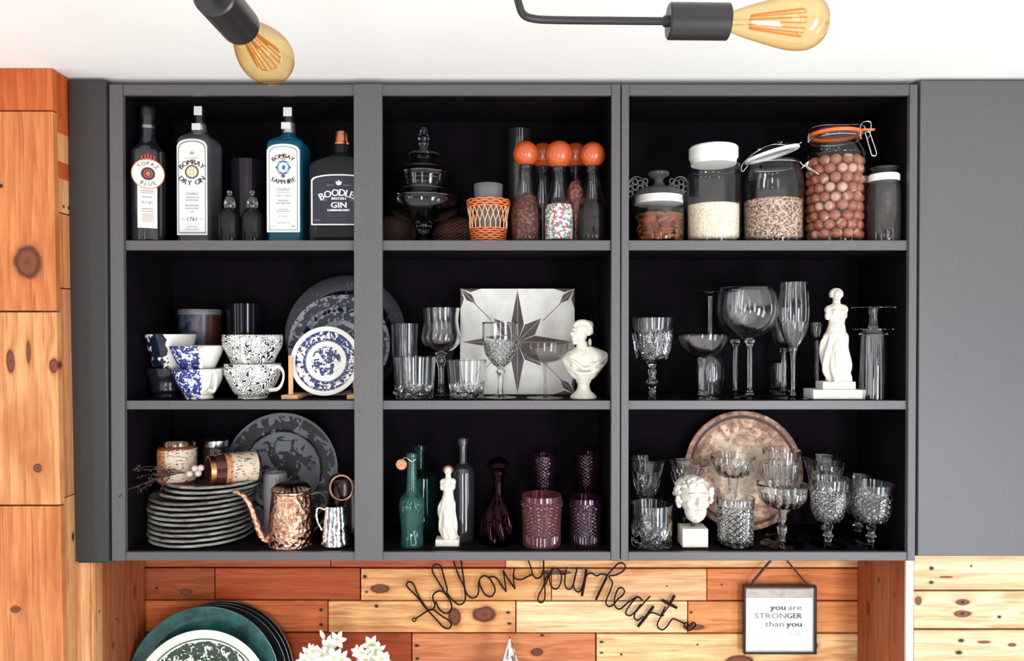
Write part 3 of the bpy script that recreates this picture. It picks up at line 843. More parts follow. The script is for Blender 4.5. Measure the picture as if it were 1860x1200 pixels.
# --- little stoppered flasks and tumbler between the gin bottles
for i, (cx, yt, lab) in enumerate(((418, 346, 'small dark glass flask with knob stopper beside the clear square bottle'), (459, 352, 'small dark glass flask with knob stopper left of the blue bottle'))):
    c = C(cx, 0.045, zA); s = c.s
    b = thing('glass_flask', lab, 'flask', c.loc, 0, 'little flasks between the gin bottles')
    m = MB(); m.lathe(resample([(0, 0), (19 * s, 0)] + spline_prof([(20 * s, .004), (20 * s, c.h(410)), (19 * s, c.h(393)), (14 * s, c.h(384)), (10 * s, c.h(379))], 4) + [(8 * s, c.h(379)), (12 * s, c.h(385)), (17 * s, c.h(394)), (17.5 * s, .008), (0, .008)], .004), 32)
    m.build('flask_body', M_darkglass, b)
    m = MB(); m.lathe([(0, .0085), (17.2 * s, .0085), (16.6 * s, c.h(408)), (0, c.h(408))], 32); m.build('liquid', plain('dark_red_liquid', (.028, .008, .008), .1), b)
    m = MB(); m.lathe([(0, c.h(380)), (8 * s, c.h(380)), (10.5 * s, c.h(374)), (9.5 * s, c.h(366)), (7.5 * s, c.h(359)), (3 * s, c.h(356)), (4.5 * s, c.h(351)), (3.5 * s, c.h(347)), (0, c.h(346))], 20); m.build('stopper', M_crystal, b)
tumbler('tumbler', 'dark smoky tumbler standing behind the two little flasks', 452, 0.15, zA, 28, 31, 294, mat=thin_glass('violet_glass', (.35, .28, .36), 1.5, .08, (.12, .09, .14)))

# ================================================================== TOP SHELF, CENTRE
c = C(770, 0.105, zA); s = c.s
b = thing('apothecary_jar', 'large footed glass apothecary jar with tall finial lid', 'jar', c.loc)
m = MB()
outer = spline_prof([(30 * s, .001), (28 * s, .004), (12 * s, c.h(430)), (9 * s, c.h(421)), (14 * s, c.h(414)), (17 * s, c.h(406)), (40 * s, c.h(398)), (60 * s, c.h(385)), (67.5 * s, c.h(371)), (66 * s, c.h(362)), (57 * s, c.h(353)), (49 * s, c.h(347)), (46 * s, c.h(342))], 5)
inner = spline_prof([(44 * s, c.h(342)), (47 * s, c.h(348)), (55 * s, c.h(355)), (63.5 * s, c.h(364)), (64.5 * s, c.h(371)), (57 * s, c.h(383)), (38 * s, c.h(394)), (12 * s, c.h(402))], 5)
M_jar = glass('smoky_crystal', (.86, .85, .85), 1.45)
m.lathe([(0, 0), (30 * s, 0)] + outer + inner + [(0, c.h(403))], 72)
m.build('bowl', M_jar, b)
m = MB()
outer = spline_prof([(47 * s, c.h(341)), (49 * s, c.h(330)), (50 * s, c.h(320)), (46 * s, c.h(312)), (37 * s, c.h(303)), (26 * s, c.h(297)), (17 * s, c.h(291)), (17 * s, c.h(289))], 5)
inner = [(max(r - 2.2 * s, .002), z - .0015) for r, z in reversed(outer)]
m.lathe(outer + inner + [outer[0]], 72)
m.lathe(spline_prof([(0.001, c.h(290)), (14 * s, c.h(290)), (26 * s, c.h(285)), (27 * s, c.h(281)), (24 * s, c.h(279)), (9 * s, c.h(278)), (7 * s, c.h(268)), (9 * s, c.h(262)), (7.5 * s, c.h(258)), (10 * s, c.h(252)), (7.5 * s, c.h(246)), (6.5 * s, c.h(238)), (4 * s, c.h(229)), (.0005, c.h(226))], 5), 40)
m.build('lid', M_jar, b)
m = MB()
for yy, rr in ((362, 66.8), (347, 49.6), (330, 49.4), (318, 50.4), (307, 41.5)): m.tube([(rr * s * math.cos(2 * PI * j / 60), rr * s * math.sin(2 * PI * j / 60), c.h(yy)) for j in range(60)], .0011, 6, closed=True)
m.build('rim_bead', M_crystal, b)

def wicker_mat(name, col, sc=160):
    m, nt, out = newmat(name); k = N(nt); o = k.obj()
    sp = k.n('ShaderNodeSeparateXYZ'); k.l(o, sp.inputs[0])
    ang = k.math('ARCTAN2', sp.outputs[1], sp.outputs[0])
    a = k.math('SINE', k.math('MULTIPLY', ang, 26.0)); z_ = k.math('SINE', k.math('MULTIPLY', sp.outputs[2], sc * 6.0))
    h = k.math('MULTIPLY', a, z_)
    c = k.mix(k.mr(h, -0.6, 0.8), tuple(q * .3 for q in col), col)
    k.pbr(out, c, 0.6, 0, k.bump(h, 0.9, 0.003)); return m
c = C(718, 0.20, zA); s = c.s
o = thing('wicker_ball', 'brown round wicker ball in the corner left of the apothecary jar', 'ornament', c.loc)
m = MB(); m.ball((0, 0, 31 * s), (38 * s, 34 * s, 31 * s), seg=28); m.build('woven_ball', wicker_mat('brown_wicker', (.12, .055, .035)), o)
c = C(831, 0.19, zA); s = c.s
o = thing('wicker_basket', 'low dark wicker basket with domed lid behind the small orange basket', 'basket', c.loc)
m = MB(); m.lathe(spline_prof([(.001, 0.0005), (34 * s, .001), (44 * s, .012), (45 * s, c.h(431))], 4) + [(0, c.h(431))], 40); m.build('basket_body', wicker_mat('dark_wicker', (.10, .035, .022), 120), o)
m = MB(); m.lathe(spline_prof([(46 * s, c.h(430.7)), (44 * s, c.h(422)), (34 * s, c.h(408)), (18 * s, c.h(398)), (.001, c.h(394))], 4), 40); m.build('lid', wicker_mat('red_brown_wicker', (.16, .05, .03), 120), o)

c = C(887, 0.06, zA); s = c.s
b = thing('basket_tumbler', 'glass tumbler sitting in a small bright orange wicker holder', 'glass', c.loc)
m = MB(); m.lathe(resample([(0, .004), (22 * s, .004), (26.5 * s, c.h(337)), (25.9 * s, c.h(336)), (25 * s, c.h(337)), (20.5 * s, .010), (0, .010)], .01), 40); m.build('glass_wall', thin_glass('cloudy_glass', (.75, .75, .76), 1.5, .18, (.42, .41, .42)), b)
Mw = plain('orange_wicker', (.72, .17, .045), .5, nz=.3, nscale=120, bump=.4)
m = MB()
def hoop(rr, z, t, zz=0.0, nn=72): return [((rr + zz * math.sin(24 * 2 * PI * j / nn)) * math.cos(2 * PI * j / nn), (rr + zz * math.sin(24 * 2 * PI * j / nn)) * math.sin(2 * PI * j / nn), z + t * math.sin(12 * 2 * PI * j / nn)) for j in range(nn)]
for yy, rr, t in ((366, 38, .0012), (370, 38.5, -.0012), (374, 38, .0012), (378, 37.5, -.0012), (417, 33, .001), (421, 32.8, -.001), (425, 32.2, .001), (429, 31.8, -.001), (433, 31.2, .001), (437, 30.8, -.001), (441, 30.4, .0)):
    m.tube(hoop(rr * s, max(c.h(yy), .0022), t * .8), .0019, 6, closed=True)
m.build('woven_band', Mw, b)
m = MB(); n_ = 22
for j in range(n_):
    for sg in (1, -1):
        pts = []
        for i in range(7):
            u = i / 6; a = 2 * PI * (j + sg * 0.95 * u) / n_; rr = (37.5 - 4.5 * u) * s
            pts.append((rr * math.cos(a), rr * math.sin(a), c.h(378) + (c.h(404) - c.h(378)) * u))
        m.tube(pts, .0011, 5)
    a = 2 * PI * (j + .0) / n_
    m.tube([(34.2 * s * math.cos(a), 34.2 * s * math.sin(a), c.h(403)), (33 * s * math.cos(a), 33 * s * math.sin(a), c.h(418))], .0014, 5)
m.build('lattice', plain('pale_orange_wicker', (.85, .42, .22), .5, nz=.2, nscale=120), b)

# carafes with orange ball stoppers
def carafe(cx, Y, ytop, yb, kind, label, fill=None, fy=None, rb=26, ballr=23):
    c = C(cx, Y, zA); s = c.s
    b = thing('storage_carafe', label, 'carafe', c.loc, random.uniform(0, 3), 'carafes with orange ball stoppers')
    o_ = spline_prof([(rb * s, .003), (rb * s, c.h(405)), (rb * .97 * s, c.h(380)), (17 * s, c.h(345)), (12.5 * s, c.h(322)), (13.5 * s, c.h(yb + 4))], 5)
    i_ = [(r - 1.8 * s, z + (.004 if k == len(o_) - 1 else 0)) for k, (r, z) in enumerate(reversed(o_))]
    m = MB(); m.lathe([(0, 0), ((rb - 2) * s, 0)] + o_ + i_[:-1] + [((rb - 3) * s, .006), (0, .006)], 48); m.build('glass_body', M_clear, b)
    r = ballr * s; zc = c.h(yb) + r * 0.86
    m = MB(); m.ball((0, 0, zc), r, seg=32); m.build('ball_stopper', plain('orange_ball', (.50, .080, .016), .30, coat=.5), b)
    m = MB(); m.lathe([(0, c.h(yb + 8)), (11 * s, c.h(yb + 8)), (11.5 * s, c.h(yb - 2)), (0, c.h(yb - 2))], 24); m.build('stopper_plug', M_black, b)
    if fill:
        f = spline_prof([((rb - 2.6) * s, .0075), ((rb - 2.6) * s, c.h(405)), ((rb * .97 - 2.6) * s, c.h(380)), ((17 - 2.6) * s, c.h(345))], 5)
        f = [p for p in f if p[1] < c.h(fy)]
        m = MB(); m.lathe([(0, .0072)] + f + [(f[-1][0] * .5, c.h(fy) + .002), (0, c.h(fy) + .003)], 40)
        fo = m.build(fill[0], fill[1]); fo.location = c.loc
        tag(fo, fill[2], fill[3], kind='stuff')
    return b
M_pepper = grains('pepper_flakes', [(.10, .022, .012), (.03, .010, .008), (.20, .06, .03), (.06, .015, .01)], 190)
M_sprink = grains('sprinkles', [(.78, .74, .68), (.80, .78, .72), (.10, .35, .28), (.55, .10, .06), (.75, .72, .62), (.45, .12, .3)], 210)
M_beans = grains('red_beans', [(.36, .10, .07), (.22, .05, .035), (.50, .22, .17), (.30, .09, .07)], 130, bump=1.0)
M_coffee = plain('dark_coffee', (.008, .005, .005), .9, spec=.05, bump=.3, bscale=900)
carafe(955, 0.055, 256, 300, 0, 'carafe of dark red flakes, leftmost of the orange ball stoppers', ('pepper_flakes', M_pepper, 'dark red pepper flakes filling the left carafe', 'spice'), 356)
carafe(1015, 0.05, 256, 303, 0, 'carafe of pale coloured sprinkles, middle of the three front orange ball stoppers', ('cake_sprinkles', M_sprink, 'white and coloured sprinkles filling the middle carafe', 'sprinkles'), 372, 28, 25)
carafe(1076, 0.05, 256, 302, 0, 'carafe of near-black powder, rightmost of the orange ball stoppers', ('ground_coffee', M_coffee, 'near-black ground coffee filling the right carafe', 'coffee'), 370, 27, 23)
carafe(986, 0.145, 256, 303, 0, 'rear carafe whose orange ball shows between left and middle stoppers', None, None, 24)
carafe(1045, 0.14, 256, 303, 0, 'rear carafe of reddish beans showing between middle and right stoppers', ('red_beans', M_beans, 'reddish pink beans filling the rear carafe', 'beans'), 332, 24)
tumbler('glass_cylinder', 'tall plain glass cylinder behind the leftmost orange ball stopper', 944, 0.205, zA, 20, 20, 237, mat=M_smoke, cat='vase', seg=40)

# ================================================================== TOP SHELF, RIGHT: storage jars
def jar_body(c, r, ysh, yneck, rn, mat, yrim, parent, rb=None):
    s = c.s; rb = rb or r
    o_ = [(rb * .88 * s, 0.0)] + spline_prof([(rb * .95 * s, .002), (r * s, .012), (r * s, c.h(ysh + 14)), (r * .985 * s, c.h(ysh)), ((r * .5 + rn * .5) * s, c.h((ysh + yneck) / 2 - 2)), (rn * s, c.h(yneck)), (rn * s, c.h(yrim))], 5)
    t = 1.8 * s
    i_ = [(q - t, z) for q, z in reversed(o_) if z > .013]
    m = MB(); m.lathe([(0, 0)] + o_ + i_ + [(r * s - t, .012), (r * .86 * s, .006), (0, .006)], 64)
    return m.build('jar_glass', mat, parent)
def fill_stuff(name, label, cat, c, r, yt, mat, mound=.006, bumpy=0.0, rtop=None):
    s = c.s; H = c.h(yt); rt = (rtop or r)
    pr = [(0, .0065), (r * .84 * s, .0068), (r * s, .014)]
    n_ = 16
    pr += [(r * s, .014 + (H - .014) * i / n_) for i in range(1, n_ + 1)]
    pr += [(r * s * (1 - i / 10), H + mound * math.sin(PI / 2 * i / 10)) for i in range(1, 10)] + [(0, H + mound)]
    m = MB()
    def md(t, z, i): return 1 - bumpy * (0.5 + 0.5 * noise.noise(Vector((math.cos(t) * 4, math.sin(t) * 4, z * 120))))
    m.lathe(pr, 72, 0, md)
    o = m.build(name, mat, sharp=None); o.location = c.loc
    return tag(o, label, cat, kind='stuff')

# 1. low jar of pecans
c = C(1196, 0.06, zA); s = c.s
b = thing('storage_jar', 'low squat jar of pecans with knobbed glass lid', 'jar', c.loc, 0, 'storage jars on the top right shelf')
jar_body(c, 45, 386, 374, 41, M_clear, 372, b)
m = MB(); m.lathe([(0, c.h(372) + .0003), (43 * s, c.h(372) + .0003), (43.5 * s, c.h(366)), (42 * s, c.h(362)), (43 * s, c.h(358)), (0, c.h(358))], 48); m.build('seal', plain('pale_seal', (.62, .60, .57), .4), b)
m = MB(); m.lathe(spline_prof([(.001, c.h(357)), (42 * s, c.h(357)), (43 * s, c.h(352)), (36 * s, c.h(345)), (14 * s, c.h(339)), (8 * s, c.h(331)), (9 * s, c.h(325)), (18 * s, c.h(319)), (17 * s, c.h(313)), (.001, c.h(310))], 5), 48); m.build('lid', thin_glass('grey_lid_glass', (.55, .54, .55), 1.5, .15, (.35, .34, .35)), b)
# lace dish behind it
c2 = C(1196, 0.19, zA); s2 = c2.s
b = thing('lace_dish', 'openwork silvered dish standing behind the low pecan jar', 'dish', c2.loc)
m = MB()
for sg in (-1, 1):
    for i in range(3):
        for j in range(4):
            cx_ = sg * (24 + j * 9) * s2; cz_ = c2.h(352 - i * 10) + (0 if j % 2 else .004)
            m.tube([(cx_ + 4.3 * s2 * math.cos(2 * PI * k_ / 12), (abs(cx_) ** 2) * 2, cz_ + 4.8 * s2 * math.sin(2 * PI * k_ / 12)) for k_ in range(12)], .0013, 5, closed=True)
    m.tube(smooth_path([(sg * 20 * s2, 0, c2.h(360)), (sg * 26 * s2, 0, c2.h(330)), (sg * 40 * s2, .003, c2.h(321)), (sg * 52 * s2, .006, c2.h(330)), (sg * 54 * s2, .006, c2.h(360))]), .0017, 6)
m.build('openwork_rim', plain('tarnished_silver', (.30, .29, .28), .4, .7), b)
m = MB(); m.lathe([(0, 0), (30 * s2, 0), (32 * s2, .004), (50 * s2, c2.h(366)), (54 * s2, c2.h(360)), (48 * s2, c2.h(362)), (29 * s2, .008), (0, .008)], 40); m.build('dish_base', plain('tarnished_base', (.20, .19, .19), .4, .7), b)

# 2. oats
c = C(1295, 0.062, zA); s = c.s
b = thing('storage_jar', 'straight glass jar of oats with round white lid', 'jar', c.loc, 0, 'storage jars on the top right shelf')
jar_body(c, 48, 312, 302, 46, M_clear, 301, b)
m = MB(); m.lathe([(0, c.h(301) + .0004), (40 * s, c.h(301) + .0004), (41 * s, c.h(291)), (43.5 * s, c.h(289)), (43.5 * s, c.h(271)), (41 * s, c.h(268)), (0, c.h(267.5))], 56); m.build('lid', M_lidw, b, bevel=.001)
m = MB(); m.tube(smooth_path([(-14 * s, -.004, c.h(268)), (-13 * s, -.004, c.h(262)), (0, -.004, c.h(260)), (10 * s, -.004, c.h(263)), (12 * s, -.004, c.h(268))]), .0018, 8); m.build('lid_handle', M_steel, b)
M_oats = grains('oats', [(.84, .74, .58), (.80, .68, .50), (.86, .79, .66), (.72, .58, .40)], 240, bump=.6)
fill_stuff('rolled_oats', 'pale rolled oats filling the white-lidded jar', 'oats', c, 45.2, 374, M_oats, .006)

# 3. seeds, clip lid half open
def clip_jar(label, cx, Y, r, ysh, yneck, rn, yrim, lid_tilt, seal, ylid):
    c = C(cx, Y, zA); s = c.s
    b = thing('storage_jar', label, 'jar', c.loc, 0, 'storage jars on the top right shelf')
    jar_body(c, r, ysh, yneck, rn, M_clear, yrim, b)
    m = MB(); m.tube([((rn + 1.2) * s * math.cos(2 * PI * j / 48), (rn + 1.2) * s * math.sin(2 * PI * j / 48), c.h(yrim + 5)) for j in range(48)], .0011, 6, closed=True)
    m.build('neck_wire', M_steel, b)
    piv = Matrix.Translation((-rn * s, 0, c.h(yrim) + .001)) @ Matrix.Rotation(-R(lid_tilt), 4, 'Y') @ Matrix.Translation((rn * s, 0, 0))
    H = ylid * s
    m = MB(); m.lathe([((rn - 7) * s, .0004), ((rn + 2) * s, .0004), ((rn + 3) * s, .003), ((rn + 2.5) * s, .0075), ((rn - 5) * s, .0078), ((rn - 7) * s, .0004)], 56, M=piv); m.build('gasket', seal, b)
    m = MB(); m.lathe(spline_prof([(.001, .008), ((rn - 1) * s, .008), ((rn + 1) * s, .011), ((rn - 2) * s, .008 + H * .6), ((rn - 12) * s, .008 + H), (.001, .008 + H * 1.05)], 4), 56, M=piv); m.build('lid', M_clear, b)
    return c, b, piv
c, b, piv = clip_jar('rounded clip-top jar of seeds, white gasket, lid tipped half open', 1403, 0.068, 53, 330, 306, 46, 297, 15, M_lidw, 11)
s = c.s
m = MB(); m.tube(smooth_path([(-47 * s, -.006, c.h(302)), (-56 * s, -.006, c.h(313)), (-58 * s, -.004, c.h(305)), (-50 * s, -.002, c.h(292)), (-30 * s, 0, c.h(276)), (0, 0, c.h(263)), (36 * s, -.004, c.h(266)), (50 * s, -.006, c.h(260))]), .0011, 6)
m.tube(smooth_path([(36 * s, -.046, c.h(302)), (42 * s, -.048, c.h(309)), (50 * s, -.048, c.h(302)), (48 * s, -.048, c.h(313)), (66 * s, -.048, c.h(322))]), .0013, 6)
m.tube(smooth_path([(38 * s, -.048, c.h(314)), (46 * s, -.050, c.h(311)), (68 * s, -.050, c.h(325))]), .0013, 6)
m.build('wire_clip', M_steel, b)
M_seed = grains('mixed_seeds', [(.46, .34, .26), (.30, .15, .10), (.62, .52, .42), (.16, .07, .05), (.52, .36, .28)], 250, bump=1.0)
fill_stuff('mixed_seeds', 'brown mixed seeds filling the half open clip jar', 'seeds', c, 50, 366, M_seed, .005)

# 4. hazelnuts
c, b, piv = clip_jar('tall clip-top jar of hazelnuts with orange gasket', 1515, 0.075, 54, 286, 262, 44, 250, 0, M_orange, 8)
s = c.s; CH = c
m = MB(); m.tube(smooth_path([(-46 * s, -.01, c.h(252)), (-52 * s, -.012, c.h(262)), (-50 * s, -.01, c.h(246)), (-44 * s, 0, c.h(234)), (-20 * s, 0, c.h(228)), (20 * s, 0, c.h(227)), (45 * s, -.012, c.h(230)), (50 * s, -.014, c.h(240))]), .0012, 6)
m.tube([p for p in smooth_path([(32 * s, -.045, c.h(262)), (31 * s, -.045, c.h(240)), (38 * s, -.045, c.h(231)), (50 * s, -.043, c.h(233)), (48 * s, -.043, c.h(255)), (42 * s, -.046, c.h(262))])], .0013, 6)
m.tube(smooth_path([(38 * s, -.048, c.h(250)), (46 * s, -.049, c.h(278)), (50 * s, -.05, c.h(291)), (58 * s, -.05, c.h(289)), (52 * s, -.049, c.h(268)), (46 * s, -.047, c.h(250)), (38 * s, -.048, c.h(250))]), .0014, 6)
m.build('wire_clip', M_steel, b)
m = MB(); m.box(36 * s, 58 * s, -.042, -.036, c.h(246), c.h(242)); m.build('gasket_tab', M_orange, b, bevel=.001)

mN, nt, out = newmat('hazelnut_shell'); k = N(nt); o_ = k.obj()
sp = k.n('ShaderNodeSeparateXYZ'); k.l(o_, sp.inputs[0])
oi = k.n('ShaderNodeObjectInfo')
st = k.noise(k.vm('MULTIPLY', o_, (300, 300, 60)), 1.0, 3)
cc = k.mix(k.mr(st, .35, .65), (.22, .055, .022), (.36, .105, .045))
cc = k.mix(k.math('MULTIPLY', oi.outputs['Random'], .35), cc, (.45, .16, .08))
cc = k.mix(k.mr(sp.outputs[2], -.0082, -.0066, 1, 0), cc, (.50, .28, .20))
k.pbr(out, cc, .38, 0, None, .5)
m = MB(); r = 9.6 * s
m.lathe(spline_prof([(.0001, -r * .86), (r * .55, -r * .84), (r * .92, -r * .35), (r * .98, r * .1), (r * .75, r * .6), (r * .3, r * .92), (.0001, r * 1.05)], 4), 20)
nut0 = m.build('hazelnut', mN, sharp=None)
tag(nut0, 'round brown hazelnut in the tall jar with orange gasket', 'hazelnut', 'hazelnuts in the tall jar')
spots = []
layer = 0; z = .0075 + r
while z < c.h(288):
    for (rad, n_) in ((41.0, 13), (21.5, 6), (0, 1)):
        if rad < 30 and z < c.h(310): continue
        for j in range(n_):
            a = 2 * PI * (j + .5 * (layer % 2) + random.uniform(-.06, .06)) / n_ + (0.2 if rad < 30 else 0)
            rr = rad * s * random.uniform(.965, 1.0)
            spots.append((rr * math.cos(a), rr * math.sin(a), z + random.uniform(-.0012, .0012)))
    z += 16.4 * s; layer += 1
for i, p in enumerate(spots):
    o = nut0 if i == 0 else nut0.copy()
    if i: COL.objects.link(o)
    o.location = Vector(c.loc) + Vector(p); o.rotation_euler = (random.uniform(0, 6), random.uniform(0, 6), random.uniform(0, 6))
# filler core so no nut hangs in the air: an inner column of hidden nuts is left out, seen from outside only shells

# pecans in the low jar
cp = C(1196, 0.06, zA); s = cp.s
mP, nt, out = newmat('pecan_kernel'); k = N(nt); o_ = k.obj()
w_ = k.n('ShaderNodeTexWave'); w_.inputs['Scale'].default_value = 160; w_.inputs['Distortion'].default_value = 3; k.l(o_, w_.inputs[0])
oi = k.n('ShaderNodeObjectInfo')
cc = k.mix(w_.outputs[1], (.10, .022, .010), (.36, .10, .04)); cc = k.mix(k.math('MULTIPLY', oi.outputs['Random'], .5), cc, (.50, .16, .06))
k.pbr(out, cc, .45, 0, k.bump(w_.outputs[1], .8, .002))
m = MB(); L = 12.5 * s
for sg in (-1, 1):
    m.lathe(spline_prof([(.0001, -L), (L * .22, -L * .8), (L * .33, 0), (L * .26, L * .7), (.0001, L)], 4), 12, 0, lambda t, z, i: 1 + .12 * math.sin(5 * t), Matrix.Translation((sg * L * .22, 0, 0)))
pec0 = m.build('pecan', mP, sharp=None)
tag(pec0, 'wrinkled red-brown pecan half in the low squat jar', 'pecan', 'pecans in the low jar')
cnt = 0
for lz in range(5):
    z = .0125 + lz * 9.5 * s
    if z > cp.h(383): break
    for (rad, n_) in ((33, 11), (14, 5)):
        for j in range(n_):
            a = 2 * PI * (j + random.uniform(-.2, .2)) / n_ + lz
            if rad < 20 and lz < 3: continue
            o = pec0 if cnt == 0 else pec0.copy()
            if cnt: COL.objects.link(o)
            cnt += 1
            o.location = Vector(cp.loc) + Vector((rad * s * math.cos(a), rad * s * math.sin(a), z + random.uniform(-.001, .002)))
            o.rotation_euler = (R(random.uniform(60, 120)), random.uniform(0, 6), a + random.uniform(-.5, .5))

# 5. small dark jar at right
c = C(1604, 0.032, zA); s = c.s
b = thing('storage_jar', 'small narrow jar of dark contents with white band, rightmost on the shelf', 'jar', c.loc, 0, 'storage jars on the top right shelf')
jar_body(c, 28, 346, 334, 25, M_smoke, 331, b)
m = MB(); m.lathe([(0, c.h(331) + .0003), (26 * s, c.h(331) + .0003), (26.5 * s, c.h(329)), (26.5 * s, c.h(320)), (25 * s, c.h(318)), (0, c.h(318))], 40); m.build('seal', M_lidw, b)
m = MB(); m.lathe(spline_prof([(.001, c.h(317.6)), (22 * s, c.h(317.6)), (20 * s, c.h(312)), (23.5 * s, c.h(309)), (23 * s, c.h(305)), (.001, c.h(303))], 4), 40); m.build('lid', M_smoke, b)
fill_stuff('dried_fruit', 'dark dried contents filling the small narrow jar', 'dried fruit', c, 25.3, 352, grains('dark_fruit', [(.035, .014, .012), (.05, .018, .014), (.02, .01, .01), (.09, .04, .03)], 160, bump=1.0), .003)
# ================================================================== MIDDLE SHELF, LEFT: cups and blue plates
def floral_mat(name, base, ink, scale, thr, a0, a1, zlo=None, zhi=None, kind='floral'):
    """transfer print on a cup: pattern only between two angles round the wall"""
    m, nt, out = newmat(name); k = N(nt); o = k.obj()
    sp = k.n('ShaderNodeSeparateXYZ'); k.l(o, sp.inputs[0])
    ang = k.math('ARCTAN2', sp.outputs[1], sp.outputs[0])
    if kind == 'floral':
        nz = k.noise(o, scale, 2.5, .62, .8); v = k.voro(o, scale * 3.2)
        f = k.math('ADD', nz, k.math('MULTIPLY', k.math('SUBTRACT', v, .5), .22))
    else:
        w = k.n('ShaderNodeTexVoronoi'); w.inputs['Scale'].default_value = scale; k.l(o, w.inputs['Vector'])
        sn = k.math('SINE', k.math('MULTIPLY', k.noise(o, scale * .22, 0.5, .5, .0), 75.0))
        dots = k.voro(o, scale * 1.6)
        big = k.mr(k.noise(o, scale * .14, 1), .47, .53)
        f = k.math('ADD', k.math('MULTIPLY', big, k.math('MULTIPLY_ADD', sn, .5, .5)), k.math('MULTIPLY', k.math('SUBTRACT', 1.0, big), k.math('MULTIPLY', dots, 1.15)))
    mask = k.math('LESS_THAN', f, thr)
    if a0 is not None:
        mid = (a0 + a1) / 2; hw = (a1 - a0) / 2
        dx = k.math('ADD', k.math('MULTIPLY', sp.outputs[0], math.cos(R(mid))), k.math('MULTIPLY', sp.outputs[1], math.sin(R(mid))))
        cb = k.n('ShaderNodeCombineXYZ'); k.l(sp.outputs[0], cb.inputs[0]); k.l(sp.outputs[1], cb.inputs[1])
        cs = k.math('DIVIDE', dx, k.math('ADD', k.vm('LENGTH', cb.outputs[0]), 1e-5))
        edge = k.math('ADD', cs, k.math('MULTIPLY', k.math('SUBTRACT', k.noise(o, 60, 2), .5), .5))
        mask = k.math('MULTIPLY', mask, k.math('GREATER_THAN', edge, math.cos(R(hw))))
    k.pbr(out, k.mix(mask, base, ink), .12, 0, None, .5); return m
CREAM = (0.80, 0.78, 0.72)
M_china = plain('cream_china', CREAM, .12)
def cup(label, cx, Y, zs, lift, rt, rb, ytop, mat, handle_deg, group, shape='tea', rot=0.0, name='tea_cup', hr=None):
    c = C(cx, Y, zs, lift); s = c.s; H = c.h(ytop)
    o = thing(name, label, 'cup', c.loc, R(rot), group)
    if shape == 'tea':
        prof = [(rb, 0), (rb * 1.02, .06), (rb * .93, .10), (rb * 1.15, .22), (rt * .80, .50), (rt * .93, .78), (rt * 1.0, 1.0)]
    else:
        prof = [(rb, 0), (rb * 1.0, .07), (rb * 1.25, .16), (rt * .80, .38), (rt * .96, .66), (rt * 1.0, .88), (rt * .99, 1.0)]
    o_ = spline_prof([(r * s, H * f) for r, f in prof], 5)
    t = 2.3 * s
    i_ = [(r - t, z + (.0 if z > H * .3 else .002)) for r, z in reversed(o_) if z > H * .18]
    m = MB(); m.lathe([(0, .001), (rb * .8 * s, 0)] + o_ + [(o_[-1][0] - t * .5, H + .0006)] + i_ + [(0, H * .15)], 64)
    m.build('cup_body', mat, o)
    hd = hr or 20
    a = R(handle_deg) - R(rot); ux, uy = math.cos(a), math.sin(a)
    def hp(d, z): return (ux * d * s, uy * d * s, z * H)
    pts = smooth_path([hp(rt * .93, .86), hp(rt + hd * .5, .93), hp(rt + hd, .78), hp(rt + hd * .95, .52), hp(rt + hd * .45, .30), hp(rt * .80, .30 if shape == 'tea' else .25)], 6)
    m = MB(); m.tube(pts, [2.9 * s * (1 + .35 * math.cos(2 * PI * i / (len(pts) - 1))) for i in range(len(pts))], 10)
    m.build('handle', M_china, o)
    return o
BLUE = (0.022, 0.035, 0.16)
F1 = floral_mat('blue_floral_china', CREAM, (.02, .035, .20), 75, .555, 175, 300)
F2 = floral_mat('dark_floral_china', CREAM, (.008, .010, .03), 38, .62, 170, 285)
F3 = floral_mat('squiggle_china', CREAM, (.012, .014, .03), 210, .46, None, None, kind='squiggle')
g_ = 'stacked cups on the middle shelf'
H1 = Z(668, .065) - zB_
cup('lower blue floral tea cup of the front left pair', 361, .055, zB_, 0, 46, 25, 669, F1, 320, g_, hr=14)
cup('upper blue floral tea cup nested on its twin, handle facing forward', 358, .055, zB_, H1 - .013, 47, 27, 628, F1, 300, g_, hr=12)
H0 = Z(662, .135) - zB_
cup('lower cup of the rear left pair, coloured near-black for deep shadow', 304, .105, zB_, 0, 36, 25, 668, plain('shadow_china', (.012, .010, .016), .2), 110, g_, hr=14)  # shadow at the back of the shelf put into this cup's colour
cup('upper dark floral bowl-like cup at the far left of the middle shelf', 310, .105, zB_, Z(668, .105) - zB_ - .012, 44, 27, 607, F2, 110, g_, hr=14)
H2 = Z(659, .07) - zB_
cup('lower black and white squiggle patterned mug with handle to the right', 459, .07, zB_, 0, 50, 26, 660, F3, 335, g_, 'mug', name='coffee_cup', hr=21)
cup('upper black and white squiggle patterned mug with handle facing forward', 459, .07, zB_, Z(660, .07) - zB_ - .015, 53, 29, 608, F3, 275, g_, 'mug', name='coffee_cup', hr=14)

